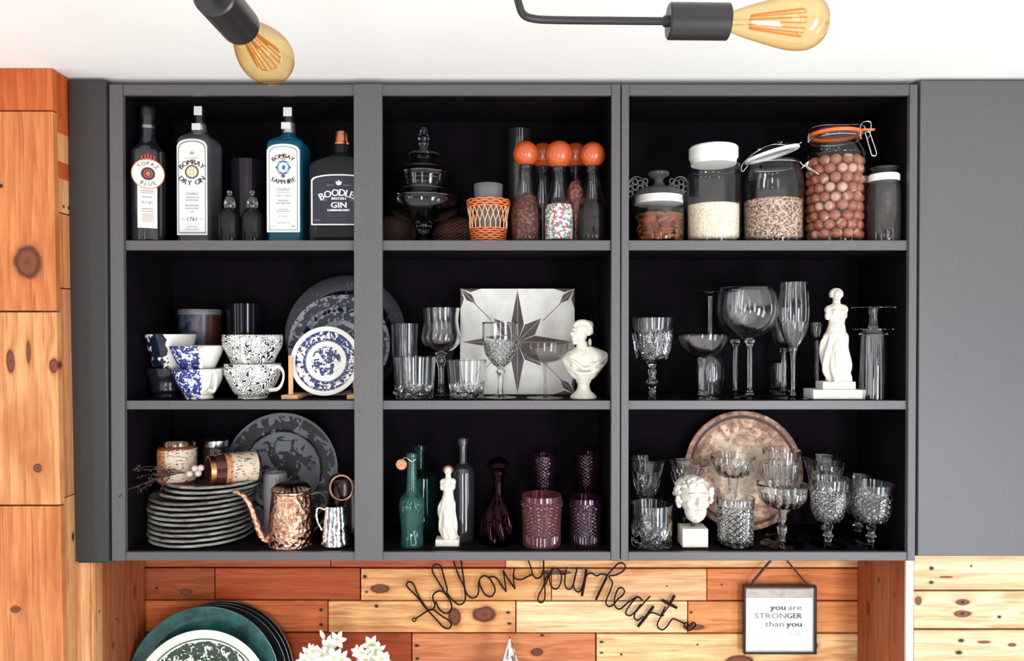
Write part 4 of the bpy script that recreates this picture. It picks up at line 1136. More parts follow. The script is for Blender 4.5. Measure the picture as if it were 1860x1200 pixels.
c = C(364, .192, zB_); s = c.s
o = thing('painted_tin', 'cylindrical blue painted tin with pale rim behind the cups', 'tin', c.loc)
mt, nt, out = newmat('painted_tin_scene'); k = N(nt); oo = k.obj()
nz = k.noise(oo, 38, 4, .65, .4)
sp = k.n('ShaderNodeSeparateXYZ'); k.l(oo, sp.inputs[0])
cc = k.ramp(nz, [(.0, (.012, .015, .045)), (.42, (.012, .018, .045)), (.5, (.035, .05, .09)), (.58, (.07, .075, .10)), (.66, (.16, .05, .035))])
cc = k.mix(k.math('GREATER_THAN', sp.outputs[0], .030), cc, (.05, .014, .009))
k.pbr(out, cc, .3, 0, None, .5)
m = MB(); m.lathe([(0, 0), (36 * s, 0), (36 * s, c.h(572)), (0, c.h(572))], 56); m.build('tin_body', mt, o)
m = MB(); m.lathe([(0, c.h(571.8)), (37.6 * s, c.h(571.8)), (37.6 * s, c.h(564)), (36.6 * s, c.h(562)), (36 * s, c.h(563)), (0, c.h(563))], 56); m.build('lid', plain('pale_tin_rim', (.14, .16, .17), .4, .3), o)
c = C(444, .20, zB_); s = c.s
o = thing('dark_glass_beaker', 'glossy black glass beaker standing behind the squiggle mugs', 'glass', c.loc)
m = MB(); m.lathe([(0, 0), (29 * s, 0), (32 * s, c.h(552)), (30.5 * s, c.h(551.5)), (27.5 * s, .006), (0, .006)], 48); m.build('glass_wall', plain('black_glass', (.005, .005, .010), .10, spec=.35), o)

def standing_plate(name, label, cx, cy, r, Y, zs, lean, mat, group=None, rim=.16, depth=.10, cat='plate', seg=96, rz=1.0, loc_only=False, rootmat=None, lobes=0):
    """a plate on edge leaning back by 'lean' degrees, its lower edge on the surface"""
    s = S(Y); rr = r * s
    o = thing(name, label, cat, (X(cx, Y), Y, zs), 0, group)
    T = Matrix.Translation((0, rr * math.sin(R(lean)), rr * rz * math.cos(R(lean)) + .0008)) @ Matrix.Rotation(R(90 - lean), 4, 'X')
    d = depth * rr
    pr = spline_prof([(.0001, -d * .9), (rr * .55, -d * .9), (rr * .68, -d * .8), (rr * (1 - rim * 1.35), -d * .35), (rr * (1 - rim), -d * .12), (rr * .99, 0), (rr, -.0012), (rr * .985, -.0035), (rr * (1 - rim), -d * .2 - .005), (rr * .66, -d - .004), (rr * .5, -d - .005), (.0001, -d - .005)], 4)
    md = (lambda t, z, i: 1 + lobes * .012 * math.cos(12 * t)) if lobes else None
    m = MB(); m.lathe([(a, b) for a, b in pr], seg, 0, md)
    if rz != 1.0: m.v = [(x, y * rz, z) for x, y, z in m.v]
    me = m.build('plate_disc', mat, o); me.matrix_local = T
    return o
PB = plate_mat('navy_print_plate', 110 * S(.17), [(0, .9), (.30, .62), (.62, .50), (.70, .62), (.93, .9)], base=(.075, .085, .13), ink=(.004, .004, .012), scale=60, rough=.35, lines=((.965, .985),))
standing_plate('dinner_plate', 'largest dark navy printed plate at the back behind the centre stile', 623, 612, 110, .172, zB_, 9, PB, 'blue plates stood on edge', rim=.2)
PB2 = plate_mat('navy_white_plate', 93 * S(.128), [(0, .56), (.4, .4), (.50, .58), (.66, .50), (.76, .58), (.93, .45)], base=(.22, .235, .28), ink=(.004, .005, .018), scale=60, rough=.3)
standing_plate('dinner_plate', 'mid-sized navy and white printed plate between the largest and the small plate', 612, 636, 93, .128, zB_, 9, PB2, 'blue plates stood on edge', rim=.2)
PB3 = plate_mat('blue_willow_plate', 64 * S(.075), [(0, .50), (.42, .0), (.60, .62), (.66, .50), (.80, .56), (.84, .0)], base=(.82, .80, .75), ink=(.022, .034, .13), scale=70, lines=((.575, .60), (.845, .86)))
sp_ = standing_plate('side_plate', 'small white plate with blue ring and flower centre on a wooden stand', 588, 660, 63.5, .060, zB_ + .006, 10, PB3, 'blue plates stood on edge', rim=.2, lobes=0)
c = C(588, .045, zB_); s = c.s
o = thing('plate_stand', 'small pale wooden plate stand holding the blue and white side plate', 'stand', c.loc)
Mw_ = plain('pale_stand_wood', (.62, .34, .16), .5, nz=.15, nscale=60)
for sg in (-1, 1):
    x = sg * (58 if sg < 0 else 60) * s
    m = MB(); m.box(x - 4 * s, x + 4 * s, -.012, -.006, .011, c.h(645)); m.build('upright', Mw_, o, bevel=.001)
    m = MB(); m.box(x - 15 * s, x + 15 * s, -.022, .068, 0, .0105 if sg else 0); m.build('foot_rail', Mw_, o, bevel=.0015)
m = MB(); m.tube([(-58 * s, .060, .006), (60 * s, .060, .006)], .0025, 8); m.build('cross_bar', Mw_, o)

# ================================================================== MIDDLE SHELF, CENTRE
gB = zB_
# star tile
Yt = .175
c = C(940, Yt, zB_); s = c.s
W = 104.5 * s; Ht = c.h(523)
o = thing('star_tile', 'square cream patterned tile with dark eight-point star leaning at the back', 'tile', (c.loc[0], Yt, zB_), 0)
mt, nt, out = newmat('cream_cement_tile'); k = N(nt)
nz = k.noise(k.obj(), 28, 5, .6)
k.pbr(out, k.mix(k.mr(nz, .35, .7), (.76, .75, .71), (.62, .60, .56)), .35, 0, None, .4)
m = MB(); m.box(-W, W, 0, .010, 0, Ht)
Mst = plain('dark_star_brown', (.045, .026, .026), .4, nz=.4, nscale=70); Mln = plain('pale_star_line', (.40, .33, .30), .5)
cz_ = Ht * .492; yy = -.0005
def poly(pts, mat, y=yy): m.add([(x, y, z) for x, z in pts], [tuple(range(len(pts)))], mat, False)
for j in range(8):
    a = R(90 - 45 * j)
    L = (W * .99 if j % 2 == 0 else W * .60); L2 = (Ht - cz_) if j == 0 else (cz_ if j == 4 else L)
    L = L2 if j in (0, 4) else L
    wd = R(20 if j % 2 == 0 else 22); rb_ = W * .33
    tip = (L * .985 * math.cos(a), cz_ + L * .985 * math.sin(a))
    lft = (rb_ * math.cos(a + wd), cz_ + rb_ * math.sin(a + wd)); rgt = (rb_ * math.cos(a - wd), cz_ + rb_ * math.sin(a - wd))
    cen = (0, cz_)
    poly([cen, rgt, tip, lft][::-1], 1, yy if j % 2 == 0 else yy - .0001)
    # pale ridge line
    px, pz = -math.sin(a) * .0007, math.cos(a) * .0007
    poly([(cen[0] + px, cen[1] + pz), (cen[0] - px, cen[1] - pz), (tip[0] - px, tip[1] - pz), (tip[0] + px, tip[1] + pz)], 2, yy - .0004)
for sx in (-1, 1):
    for top in (0, 1):
        zc_ = Ht if top else 0; sz = -1 if top else 1
        def cp_(u, v): return (sx * (W - u * W), zc_ + sz * v * W)
        p1 = [cp_(.0, .0), cp_(.11, .20), cp_(.26, .26), cp_(.20, .11)]
        poly(p1 if sx * sz > 0 else p1[::-1], 1, yy - .0002)
        p2 = [cp_(0, 0), cp_(.36, 0), cp_(.18, .06)]; poly(p2 if sx * sz > 0 else p2[::-1], 1, yy - .0002)
        p3 = [cp_(0, 0), cp_(.06, .18), cp_(0, .36)]; poly(p3 if sx * sz > 0 else p3[::-1], 1, yy - .0002)
        for (u0, v0, u1, v1) in ((.0, .0, .24, .24), (.24, .25, .55, .56)):
            a_, b_ = cp_(u0, v0), cp_(u1, v1); d = Vector((b_[0] - a_[0], b_[1] - a_[1])).normalized(); nx, nz2 = -d.y * .0008, d.x * .0008
            poly([(a_[0] + nx, a_[1] + nz2), (a_[0] - nx, a_[1] - nz2), (b_[0] - nx, b_[1] - nz2), (b_[0] + nx, b_[1] + nz2)], 2 if u0 < .1 else 1, yy - .0005)
t_ = m.build('tile_body', [mt, Mst, Mln], o); t_.rotation_euler = (R(-4), 0, 0)

gg = 'cut crystal on the middle centre shelf'
tumbler('rocks_glass', 'cut crystal whisky tumbler nearest the centre stile', 753, .055, zB_, 34, 39, 647, gg, cut_burst(7, .10, .014, .10, .040), base=11)
tumbler('rocks_glass', 'cut crystal whisky tumbler in front of the star tile corner', 848, .055, zB_, 31, 36.5, 653, gg, cut_burst(8, .10, .013, .09, .044), base=11)
stemware('wine_goblet', 'tall crystal goblet with bulbous ribbed bowl between the two tumblers', 801, .115, zB_, 25, [(8, 'x'), (8, 716), (5.5, 700), (5, 670), (9, 655), (8, 645), (10, 641)][:1] and [(8, 720), (6, 708), (5, 690), (5.5, 668), (9, 655), (7, 648), (11, 641)],
         [(10, 641), (22, 636), (33, 624), (36, 612), (33, 596), (31.5, 580), (34, 559)], gg, cut_diamond(9, .09, 260, .06, .098), t=2.4)
stemware('wine_goblet', 'crystal goblet with diamond-cut bowl standing before the star', 909, .07, zB_, 29, [(5, 720), (5, 712), (4.5, 696), (6, 682), (9, 674), (6, 669), (9, 665)],
         [(9, 665), (18, 658), (28, 642), (33, 620), (33, 603), (33, 585)], gg, cut_diamond(9, .10, 240, .08, .148), t=2.2)
stemware('champagne_coupe', 'shallow coupe on a thin stem in front of the tile beside the bust', 990, .06, zB_, 34, [(4, 720), (3, 712), (2.6, 690), (3, 668), (5, 659)],
         [(6, 659), (22, 655), (36, 647), (41, 638), (43, 622)], gg, t=1.8, mat=thin_glass('smoky_coupe_glass', (.80, .77, .76), 1.5, .06, (.3, .28, .28)))
tumbler('highball_glass', 'tall tumbler in shadow behind the cut tumbler by the centre stile', 737, .140, zB_, 23, 26, 587, gg, cut_flute(8, .05, .0, .06), seg=96)
stemware('wine_goblet', 'small brownish glass foot showing between the two cut tumblers', 803, .19, zB_, 20, [(16, 720), (14, 712), (9, 704), (6, 690), (8, 668)],
         [(8, 668), (16, 660), (22, 645), (24, 625)], gg, t=2, mat=thin_glass('brown_glass', (.45, .32, .26), 1.5, .12, (.14, .08, .06)))

# ---- sculpture
def sculpt(mb, name, mat, parent, vox, sm=2, it=1):
    o = mb.build(name, mat, parent, sharp=None)
    r = o.modifiers.new('union', 'REMESH'); r.mode = 'VOXEL'; r.voxel_size = vox; r.use_smooth_shade = True
    if it:
        q_ = o.modifiers.new('soft', 'SMOOTH'); q_.iterations = it; q_.factor = .5
    return o
def venus(name , label, cx, Y, zs, ytop, lift, lean_s, base_fn, hair=None, scale_w=1.0):
    c = C(cx, Y, zs); s = c.s
    o = thing(name, label, 'statue', c.loc)
    z0 = base_fn(c, o)
    H = c.h(ytop) - z0; u = H / 168.0     # 168 px tall figure template
    m = MB()
    # template: height from feet (0) to crown (168); (z, xl, xr, depth)
    T_ = [(0, -15.5, 27.5, 17), (6, -16, 26.5, 17), (18, -21, 25.5, 16.5), (32, -23, 24.5, 16), (46, -24, 23.5, 15.5), (60, -25, 22, 15), (74, -24, 20, 14.5), (82, -21, 19.5, 14), (86, -19, 19, 13.5), (90, -17.5, 18, 12), (98, -14.5, 17, 11), (105, -12.5, 15.5, 10), (111, -12.5, 16.5, 10), (119, -15.5, 17.5, 11), (127, -17, 18.5, 11.5), (134, -14, 18.5, 10.5), (138, -10, 16, 9), (141, -5, 8, 7)]
    rings = []; n = 56
    for (z, a, b, d) in T_:
        a *= .86 * scale_w; b *= .86 * scale_w
        rings.append([(a, b, d, z)])
    # resample along z for folds
    zz = []; 
    for i in range(len(T_) - 1):
        z0_, z1_ = T_[i][0], T_[i + 1][0]; k_ = max(1, int((z1_ - z0_) / 2.2))
        for j in range(k_):
            f = j / k_; zz.append([T_[i][q] + (T_[i + 1][q] - T_[i][q]) * f for q in range(4)])
    zz.append(list(T_[-1]))
    R_ = []
    for (z, a, b, d) in zz:
        a *= scale_w; b *= scale_w
        rg = []
        for j in range(n):
            t = 2 * PI * j / n
            fold = 0
            if z < 87:
                e = min(1, (87 - z) / 10)
                ph = t * 8 + z * .055 * (1 if math.cos(t) > 0 else -1) + 1.5 * math.sin(z * .06)
                fold = e * (.13 * math.sin(ph) + .07 * math.sin(t * 5 - z * .12))
                if 80 < z < 87: fold += .08
            rr = 1 + fold
            rg.append((((a + b) / 2 + (b - a) / 2 * rr * math.cos(t)) * u, d * rr * math.sin(t) * u, z0 + z * u))
        R_.append(rg)
    m.loft(R_)
    def e(x, y, z, rx, ry, rz, rot=None): m.ball((x * u, y * u, z0 + z * u), (rx * u, ry * u, rz * u), seg=20, rot=rot)
    e(-6, -9, 126, 5.2, 4.5, 5); e(7, -9.3, 125.5, 5.2, 4.5, 5)                 # chest
    e(0, -7, 103, 8, 4.5, 9)                                                   # belly
    e(-12.5 * scale_w, 0, 129, 8, 7, 9); e(14 * scale_w, 0, 130, 8, 7, 9); e(-16 * scale_w, -2, 119, 4.8, 5, 8); e(16.5 * scale_w, 1, 121, 4.4, 5, 9); e(1, 0, 136, 13 * scale_w, 7, 6)   # shoulders, arm stumps
    e(1.2, 0, 144, 6.8, 6.4, 9)                                                 # neck
    e(1, -1.5, 156, 8.6, 9.6, 11); e(1, -10.6, 153.5, 1.6, 2.2, 3.4); e(1, -8.6, 148.6, 3.4, 2.6, 2.4); e(1, -9.2, 159.5, 5.5, 1.6, 1.6)
    for sx in (-1, 1): e(1 + sx * 4, -8.6, 154, 2.6, 2, 2.4)
    e(-3, -22 * 0 - 13, 40, 7, 7, 26, Matrix.Rotation(R(8), 3, 'X'))           # forward knee under the drapery
    e(-4, -12, 60, 8, 7, 12)
    e(8, -11, 14, 6, 6, 14)
    b_ = sculpt(m, 'figure', M_white, o, .0011, it=1)
    m = MB()
    for j in range(9):
        a = R(-20 + 220 * j / 8); m.ball(((1 + 9.4 * math.cos(a)) * u, 1.5 * u, z0 + (158 + 8.5 * math.sin(a)) * u), (3.4 * u, 6.5 * u, 3.4 * u), seg=12)
    m.ball((1 * u, 3 * u, z0 + 160 * u), (9.6 * u, 9 * u, 9.4 * u), seg=20); m.ball((1 * u, 12.5 * u, z0 + 157 * u), (4.5 * u, 4 * u, 4.5 * u), seg=14)
    sculpt(m, 'hair', hair or M_white, b_, .0011, it=1)
    return o
def base1(c, o):
    s = c.s
    m = MB(); m.box(c.x(1468), c.x(1562), -.033, .030, 0, c.h(706)); m.build('marble_plinth', plain('white_marble', (.78, .76, .72), .25, nz=.12, nscale=30), o, bevel=.001)
    m = MB(); m.box(c.x(1488), c.x(1547), -.024, .022, c.h(706) + .0002, c.h(692)); m.build('plinth_step', M_white, o, bevel=.001)
    return c.h(692.5)
venus('statuette', 'white armless draped figure statuette on a two-step marble plinth', 1518, .065, zB_, 524, 0, 0, base1)

# ---- female bust
c = C(1060, .062, zB_); s = c.s
o = thing('bust', 'white plaster bust of a woman with pinned hair and round socle', 'bust', c.loc)
m = MB()
m.lathe(spline_prof([(24 * s, 0), (24 * s, .004), (21 * s, c.h(716)), (13 * s, c.h(708)), (11 * s, c.h(698)), (14 * s, c.h(692)), (13 * s, c.h(689))], 4) + [(0, c.h(689))], 40)
m.add([], []); m.build('socle', M_white, o)
m = MB(); u = s
def e(px, py, dy, rx, ry, rz, rot=None): m.ball(((px - 1060) * u, dy * u, c.h(py)), (rx * u, ry * u, rz * u), seg=24, rot=rot)
# torso
tors = [(691, 1048, 1073, 11), (684, 1038, 1082, 15), (674, 1030, 1089, 19), (662, 1024, 1098, 22), (652, 1021, 1104, 21), (645, 1023, 1106, 19), (639, 1030, 1102, 16), (634, 1040, 1090, 13), (629, 1047, 1076, 11)]
R_ = []
for i, (py, a, b, d) in enumerate(tors):
    rg = []
    for j in range(48):
        t = 2 * PI * j / 48
        f = 1 + (.05 * math.sin(9 * t + i * .7) if py > 640 else 0)
        rg.append((((a + b) / 2 - 1060 + (b - a) / 2 * f * math.cos(t)) * u, d * f * math.sin(t) * u, c.h(py)))
    R_.append(rg)
m.loft(R_)
e(1045, 662, -14, 10, 9, 10); e(1072, 664, -16, 11, 9, 10)
m.tube(smooth_path([((1026 - 1060) * u, -6 * u, c.h(648)), ((1042 - 1060) * u, -20 * u, c.h(656)), ((1060 - 1060) * u, -25 * u, c.h(668)), ((1084 - 1060) * u, -20 * u, c.h(658)), ((1102 - 1060) * u, -6 * u, c.h(646))]), 3.2 * u, 8)
m.tube(smooth_path([((1030 - 1060) * u, -10 * u, c.h(664)), ((1050 - 1060) * u, -24 * u, c.h(676)), ((1076 - 1060) * u, -22 * u, c.h(674)), ((1094 - 1060) * u, -10 * u, c.h(662))]), 3 * u, 8)
m.tube([((1058 - 1060) * u, 0, c.h(640)), ((1056 - 1060) * u, -1 * u, c.h(620))], [12.5 * u, 9.5 * u], 20)   # neck
e(1053, 605, -2, 14, 16, 18.5); e(1044, 612, -6, 7, 8, 9)       # head turned to the left
e(1038.2, 606, -9, 3, 2.4, 4.2, Matrix.Rotation(R(-20), 3, 'Y')); e(1041, 616.5, -9, 3.4, 3.4, 2.4); e(1043.5, 622, -7, 4.4, 4.4, 3.6); e(1041, 598, -9, 4, 5, 2.4)
e(1048, 604, -14, 3, 2, 3)
b_ = sculpt(m, 'figure', M_white, o, .0010, it=1)
m = MB()
def e2(px, py, dy, rx, ry, rz): m.ball(((px - 1060) * u, dy * u, c.h(py)), (rx * u, ry * u, rz * u), seg=16)
e2(1058, 598, 1, 16, 17, 15)
for j in range(11):
    a = R(150 - 190 * j / 10); e2(1057 + 15 * math.cos(a), 597 - 13 * math.sin(a), -6, 5, 8, 4.6)
    e2(1057 + 13 * math.cos(a), 597 - 11 * math.sin(a), 7, 5, 6, 4.6)
e2(1071, 590, 6, 8, 9, 8); e2(1066, 586, -2, 6, 7, 5); e2(1073, 602, 5, 6, 7, 6); e2(1072, 622, 6, 3.6, 4, 8)
sculpt(m, 'hair', M_white, b_, .0010, it=1)

# ================================================================== MIDDLE SHELF, RIGHT: stemware
g2 = 'stemware on the middle right shelf'
stemware('wine_goblet', 'cut crystal wine glass, leftmost on the middle right shelf', 1185, .055, zB_, 34, [(6, 720), (7.5, 714), (5.5, 706), (9.5, 698), (10.5, 692), (6, 686), (7.5, 674), (5.5, 668), (8, 662), (11, 657)],
         [(12, 657), (24, 654), (30, 648), (34, 625), (38, 600), (41, 577)], g2, cut_burst(8, .11, .100, .14, .172), t=2.4)
stemware('champagne_coupe', 'clear glass coupe with wide bowl and thick stem, second from the left', 1276, .058, zB_, 39, [(8, 720), (6.5, 708), (6.5, 690), (6.5, 670), (8, 658), (9, 651)],
         [(9, 651), (22, 647), (36, 636), (45, 620), (48, 607)], g2, t=2)
stemware('wine_glass', 'upside-down wine glass behind the coupe, foot in the air', 1290, .130, zB_, 38, [(5, 'x')][:0] + [(4.5, 720), (4, 708), (3.4, 680), (4, 640), (6, 612)],
         [(7, 612), (16, 606), (24, 592), (25, 572), (22, 548), (20, 531)], g2, t=1.4, inverted=True)
def balloon(label, cx, Y, fr=36, q=1.0):
    return stemware('balloon_glass', label, cx, Y, zB_, fr, [(7, 720), (4.5, 708), (4, 690), (4.2, 660), (4.6, 630), (9, 621), (8, 616)],
        [(10, 615), (24 * q, 608), (38 * q, 595), (47 * q, 577), (50 * q, 562), (47 * q, 542), (41 * q, 522)], g2, t=1.5)
balloon('large round balloon gin glass with etched bowl standing at the front', 1362, .062)
balloon('large balloon gin glass just behind and left of the front one', 1336, .190, 28, .74)
stemware('champagne_flute', 'tall tulip champagne flute beside the balloon glass', 1441, .048, zB_, 29, [(5, 720), (3.4, 710), (3.2, 690), (3.6, 665), (5, 645), (8, 630)],
         [(9, 630), (16, 618), (25, 595), (28, 570), (27.5, 545), (25, 513)], g2, cut_flute(6, .04, .10, .19), t=1.5)
stemware('wine_glass', 'clear wine glass half hidden behind the tulip flute', 1424, .175, zB_, 28, [(5, 720), (4, 705), (4, 680), (4.5, 650), (8, 632)],
         [(9, 632), (18, 625), (25, 605), (27, 585), (25, 560)], g2, t=1.6)
stemware('champagne_flute', 'slim dark flute standing left of the white statuette', 1483, .16, zB_, 20, [(4, 720), (4, 700), (3.8, 660), (4, 630), (5, 618)],
         [(6, 618), (10, 612), (13, 600), (14, 592), (13.5, 585)], g2, t=1.6)
tumbler('shot_glass', 'small tumbler dim between balloon glass and flute', 1416, .225, zB_, 18, 20, 658, g2, cut_flute(8, .06, .0, .03), base=6, seg=64)
# upside-down footed beer glasses
def pilsner(label, cx, Y, yfoot, ybody, r, fr):
    c = C(cx, Y, zB_); s = c.s
    o = thing('footed_beer_glass', label, 'glass', c.loc, 0, g2)
    m = MB(); o_ = [(r * s, 0), (r * 1.0 * s, c.h(690)), (r * .96 * s, c.h(ybody + 8)), (r * .8 * s, c.h(ybody))]
    m.lathe(o_ + [(0, c.h(ybody)), (0, c.h(ybody + 9)), (r * .8 * s, c.h(ybody + 11)), ((r * .96 - 1.8) * s, c.h(ybody + 18)), ((r - 1.8) * s, c.h(690)), ((r - 1.8) * s, 0), (r * s, 0)], 56); m.build('bowl', M_crystal, o)
    if ybody - yfoot > 8:
        m = MB(); m.lathe([(0, c.h(ybody) + .0002), (9 * s, c.h(ybody) + .0002), (6 * s, c.h((ybody + yfoot) / 2)), (8 * s, c.h(yfoot + 3)), (0, c.h(yfoot + 3))], 28); m.build('stem', M_crystal, o)
    m = MB(); m.lathe([((r * .82) * s, c.h(ybody + 2.5)), (34 * s, c.h(ybody + 1.8)), (34 * s, c.h(ybody)), ((r * .82) * s, c.h(ybody - .2)), ((r * .82) * s, c.h(ybody + 2.5))], 48); m.build('collar', M_crystal, o)
    m = MB(); m.lathe([(0, c.h(yfoot + 2.8)), (fr * s * .4, c.h(yfoot + 2.8)), (fr * s, c.h(yfoot + 1.4)), (fr * s, c.h(yfoot)), (0, c.h(yfoot))], 56); m.build('foot', M_crystal, o)
pilsner('upside-down stemmed beer glass, foot in the air, at the far right', 1586, .044, 558, 597, 25, 38)
# ================================================================== BOTTOM SHELF, LEFT
# stack of stoneware plates
M_stone = None
mt, nt, out = newmat('stoneware_glaze'); k = N(nt); oo = k.obj()
nz = k.noise(k.vm('MULTIPLY', oo, (20, 20, 160)), 1.0, 4, .6)
cc = k.ramp(nz, [(.30, (.05, .022, .016)), (.42, (.11, .085, .07)), (.52, (.19, .20, .18)), (.66, (.32, .33, .30))])
k.pbr(out, cc, .16, 0, None, .6, .5); M_stone = mt
Ys = .127; c = C(367, Ys, zC); s = c.s
ordw = ['bottom', 'second', 'third', 'fourth', 'fifth', 'sixth', 'seventh', 'eighth', 'ninth', 'tenth', 'eleventh', 'top']
NP = 12; pitch = (c.h(868)) / NP
def plate_stack_mesh(r):
    rr = r * s; m = MB()
    d = pitch
    pr = [(0, 0), (rr * .55, 0), (rr * .62, .0005), (rr * .86, d * .28), (rr * .975, d * .40), (rr, d * .62), (rr * .995, d * .84), (rr * .975, d * .98), (rr * .95, d * .96), (rr * .86, d * .70), (rr * .60, d * .40), (0, d * .38)]
    m.lathe([pr[0]] + pr[1:-1] + [pr[-1]], 72); return m
pl0 = None
for i in range(NP):
    if pl0 is None: o = pl0 = plate_stack_mesh(90).build('dinner_plate', M_stone, sharp=60)
    else: o = pl0.copy(); COL.objects.link(o)
    dx = random.uniform(-2.5, 2.5) * s + (0 if i < 9 else 14 * s + (i - 9) * 6 * s)
    o.location = (c.loc[0] + dx - 2 * s, Ys, zC + i * pitch * 1.0 + .0002 * i); o.rotation_euler = (0, 0, i * 1.3)
    sc_ = 1.0 if i < 9 else .93
    o.scale = (sc_, sc_, 1)
    lab = ('bottom glazed stoneware plate of the tall stack' if i == 0 else 'top glazed stoneware plate of the tall stack, jars standing on it' if i == NP - 1 else '%s glazed stoneware plate up from the bottom of the tall stack' % ordw[i])
    tag(o, lab, 'plate', 'stack of stoneware plates')
ztop = zC + NP * pitch * 1.0 + .0002 * NP + .0005
# jar with kraft label
mk, nt, out = newmat('kraft_candle_label'); k = N(nt); oo = k.obj()
nz = k.noise(oo, 70, 3, .6); sp = k.n('ShaderNodeSeparateXYZ'); k.l(oo, sp.inputs[0])
cc = k.mix(k.mr(sp.outputs[0], -.012, -.008), (.50, .20, .08), (.62, .50, .38))
cc = k.mix(k.mr(k.noise(k.vm('MULTIPLY', oo, (90, 90, 320)), 1.0, 3, .6), .56, .60), cc, (.06, .03, .02))
k.pbr(out, cc, .55)
zt = ztop - pitch * .55
c = C(321, .10, zt); s = c.s
o = thing('candle_jar', 'amber candle jar with kraft label and dark metal lid upright on the plate stack', 'jar', c.loc)
m = MB(); m.lathe([(0, 0), (32 * s, 0), (33 * s, .003), (33 * s, c.h(812)), (30 * s, c.h(808)), (0, c.h(808))], 48); m.build('jar_body', plain('amber_jar', (.16, .05, .02), .12), o)
m = MB(); m.lathe([(33.6 * s, .006), (33.6 * s, c.h(814))], 48, smooth=True); m.build('label', mk, o)
m = MB(); m.lathe([(0, c.h(807.5)), (33 * s, c.h(807.5)), (33.5 * s, c.h(800)), (32 * s, c.h(797)), (0, c.h(796.5))], 48); m.build('lid', plain('dark_bronze_lid', (.12, .08, .06), .22, 1.0), o)
c = C(391, .16, zt); s = c.s
o = thing('preserve_jar', 'small dark jar with silver lid at the back of the plate stack', 'jar', c.loc)
m = MB(); m.lathe([(0, 0), (22 * s, 0), (23 * s, .003), (23 * s, c.h(816)), (20 * s, c.h(810)), (0, c.h(810))], 40); m.build('jar_body', plain('dark_preserve', (.02, .014, .014), .1), o)
m = MB(); m.lathe([(0, c.h(809.6)), (22 * s, c.h(809.6)), (22.5 * s, c.h(804)), (22.5 * s, c.h(799)), (21 * s, c.h(797)), (0, c.h(797))], 40); m.build('lid', plain('silver_lid', (.6, .6, .6), .2, 1.0), o)
# tipped jar
c = C(424, .085, zt); s = c.s
o = thing('candle_jar', 'amber candle jar lying on its side, dark open mouth to the left', 'jar', (c.loc[0], c.Y, zt + 27 * s), R(35))
Tj = Matrix.Rotation(R(90), 4, 'Y')
def lj(prof, seg=48):
    m = MB(); m.lathe(prof, seg, M=Tj); return m
lj([(0, 44 * s), (24 * s, 44 * s), (27 * s, 40 * s), (27 * s, -28 * s), (25 * s, -34 * s), (25 * s, -44 * s), (22 * s, -44 * s), (22.5 * s, 36 * s), (0, 36 * s)]).build('jar_body', plain('amber_jar_dark', (.05, .012, .010), .1), o)
lj([(27.5 * s, 38 * s), (27.5 * s, -18 * s)]).build('label', mk, o)
lj([(22.2 * s, -44.5 * s), (26.5 * s, -44.5 * s), (26.5 * s, -36 * s), (25.2 * s, -35.9 * s)]).build('screw_ring', plain('bronze_ring', (.45, .18, .08), .3, 1.0), o)
lj([(0, -30 * s), (22 * s, -30 * s), (22 * s, -28 * s), (0, -28 * s)]).build('wax', plain('dark_wax', (.03, .006, .008), .35), o)
# dried sprig
o = thing('dried_sprig', 'dark dried berry sprig drooping off the left of the plate stack', 'dried flowers', P(300, 862, .05))
L0 = Vector(o.location)
m = MB(); mb_ = MB(); rnd = random.Random(4)
for i in range(15):
    a = P(335 - rnd.uniform(0, 25), 858 + rnd.uniform(-4, 2), .035); e_ = P(rnd.uniform(232, 305), rnd.uniform(846, 897), rnd.uniform(.005, .04))
    mid = (a + e_) / 2 + Vector((0, -.005, rnd.uniform(0, .012)))
    pts = smooth_path([a - L0, mid - L0, e_ - L0], 5); m.tube(pts, .0007, 5)
    for q_ in range(7):
        p = pts[rnd.randrange(4, len(pts))] + Vector((rnd.uniform(-.006, .006), rnd.uniform(-.005, .005), rnd.uniform(-.006, .006)))
        mb_.ball(p, rnd.uniform(.0012, .0026), seg=8)
m.tube(smooth_path([P(232, 889, .0) - L0, P(222, 896, -.012) - L0, P(214, 904, -.02) - L0]), .0011, 5)
m.tube(smooth_path([P(232, 889, .0) - L0, P(290, 868, .02) - L0, P(335, 858, .04) - L0]), .0012, 5)
m.build('stems', plain('dark_twig', (.035, .018, .014), .7), o)
bm_ = mb_.build('dried_berries', plain('dusty_berries', (.07, .022, .028), .5, nz=.5, nscale=200), o); bm_['kind'] = 'stuff'
brs = []
for i, (px, py) in enumerate(((353, 851), (364, 850), (345, 860), (361, 859))):
    m = MB(); m.ball((0, 0, 0), 6.2 * S(.03), seg=16); q_ = m.build('berry', plain('pale_berry', (.62, .52, .46), .35), sharp=None)
    q_.location = P(px, py, .055) + Vector((0, (i // 2) * -.006, 0))
    tag(q_, ('upper left', 'upper right', 'lower left', 'lower right')[i] + ' of four pale round berries on the rim of the plate stack', 'berry', 'four pale berries')
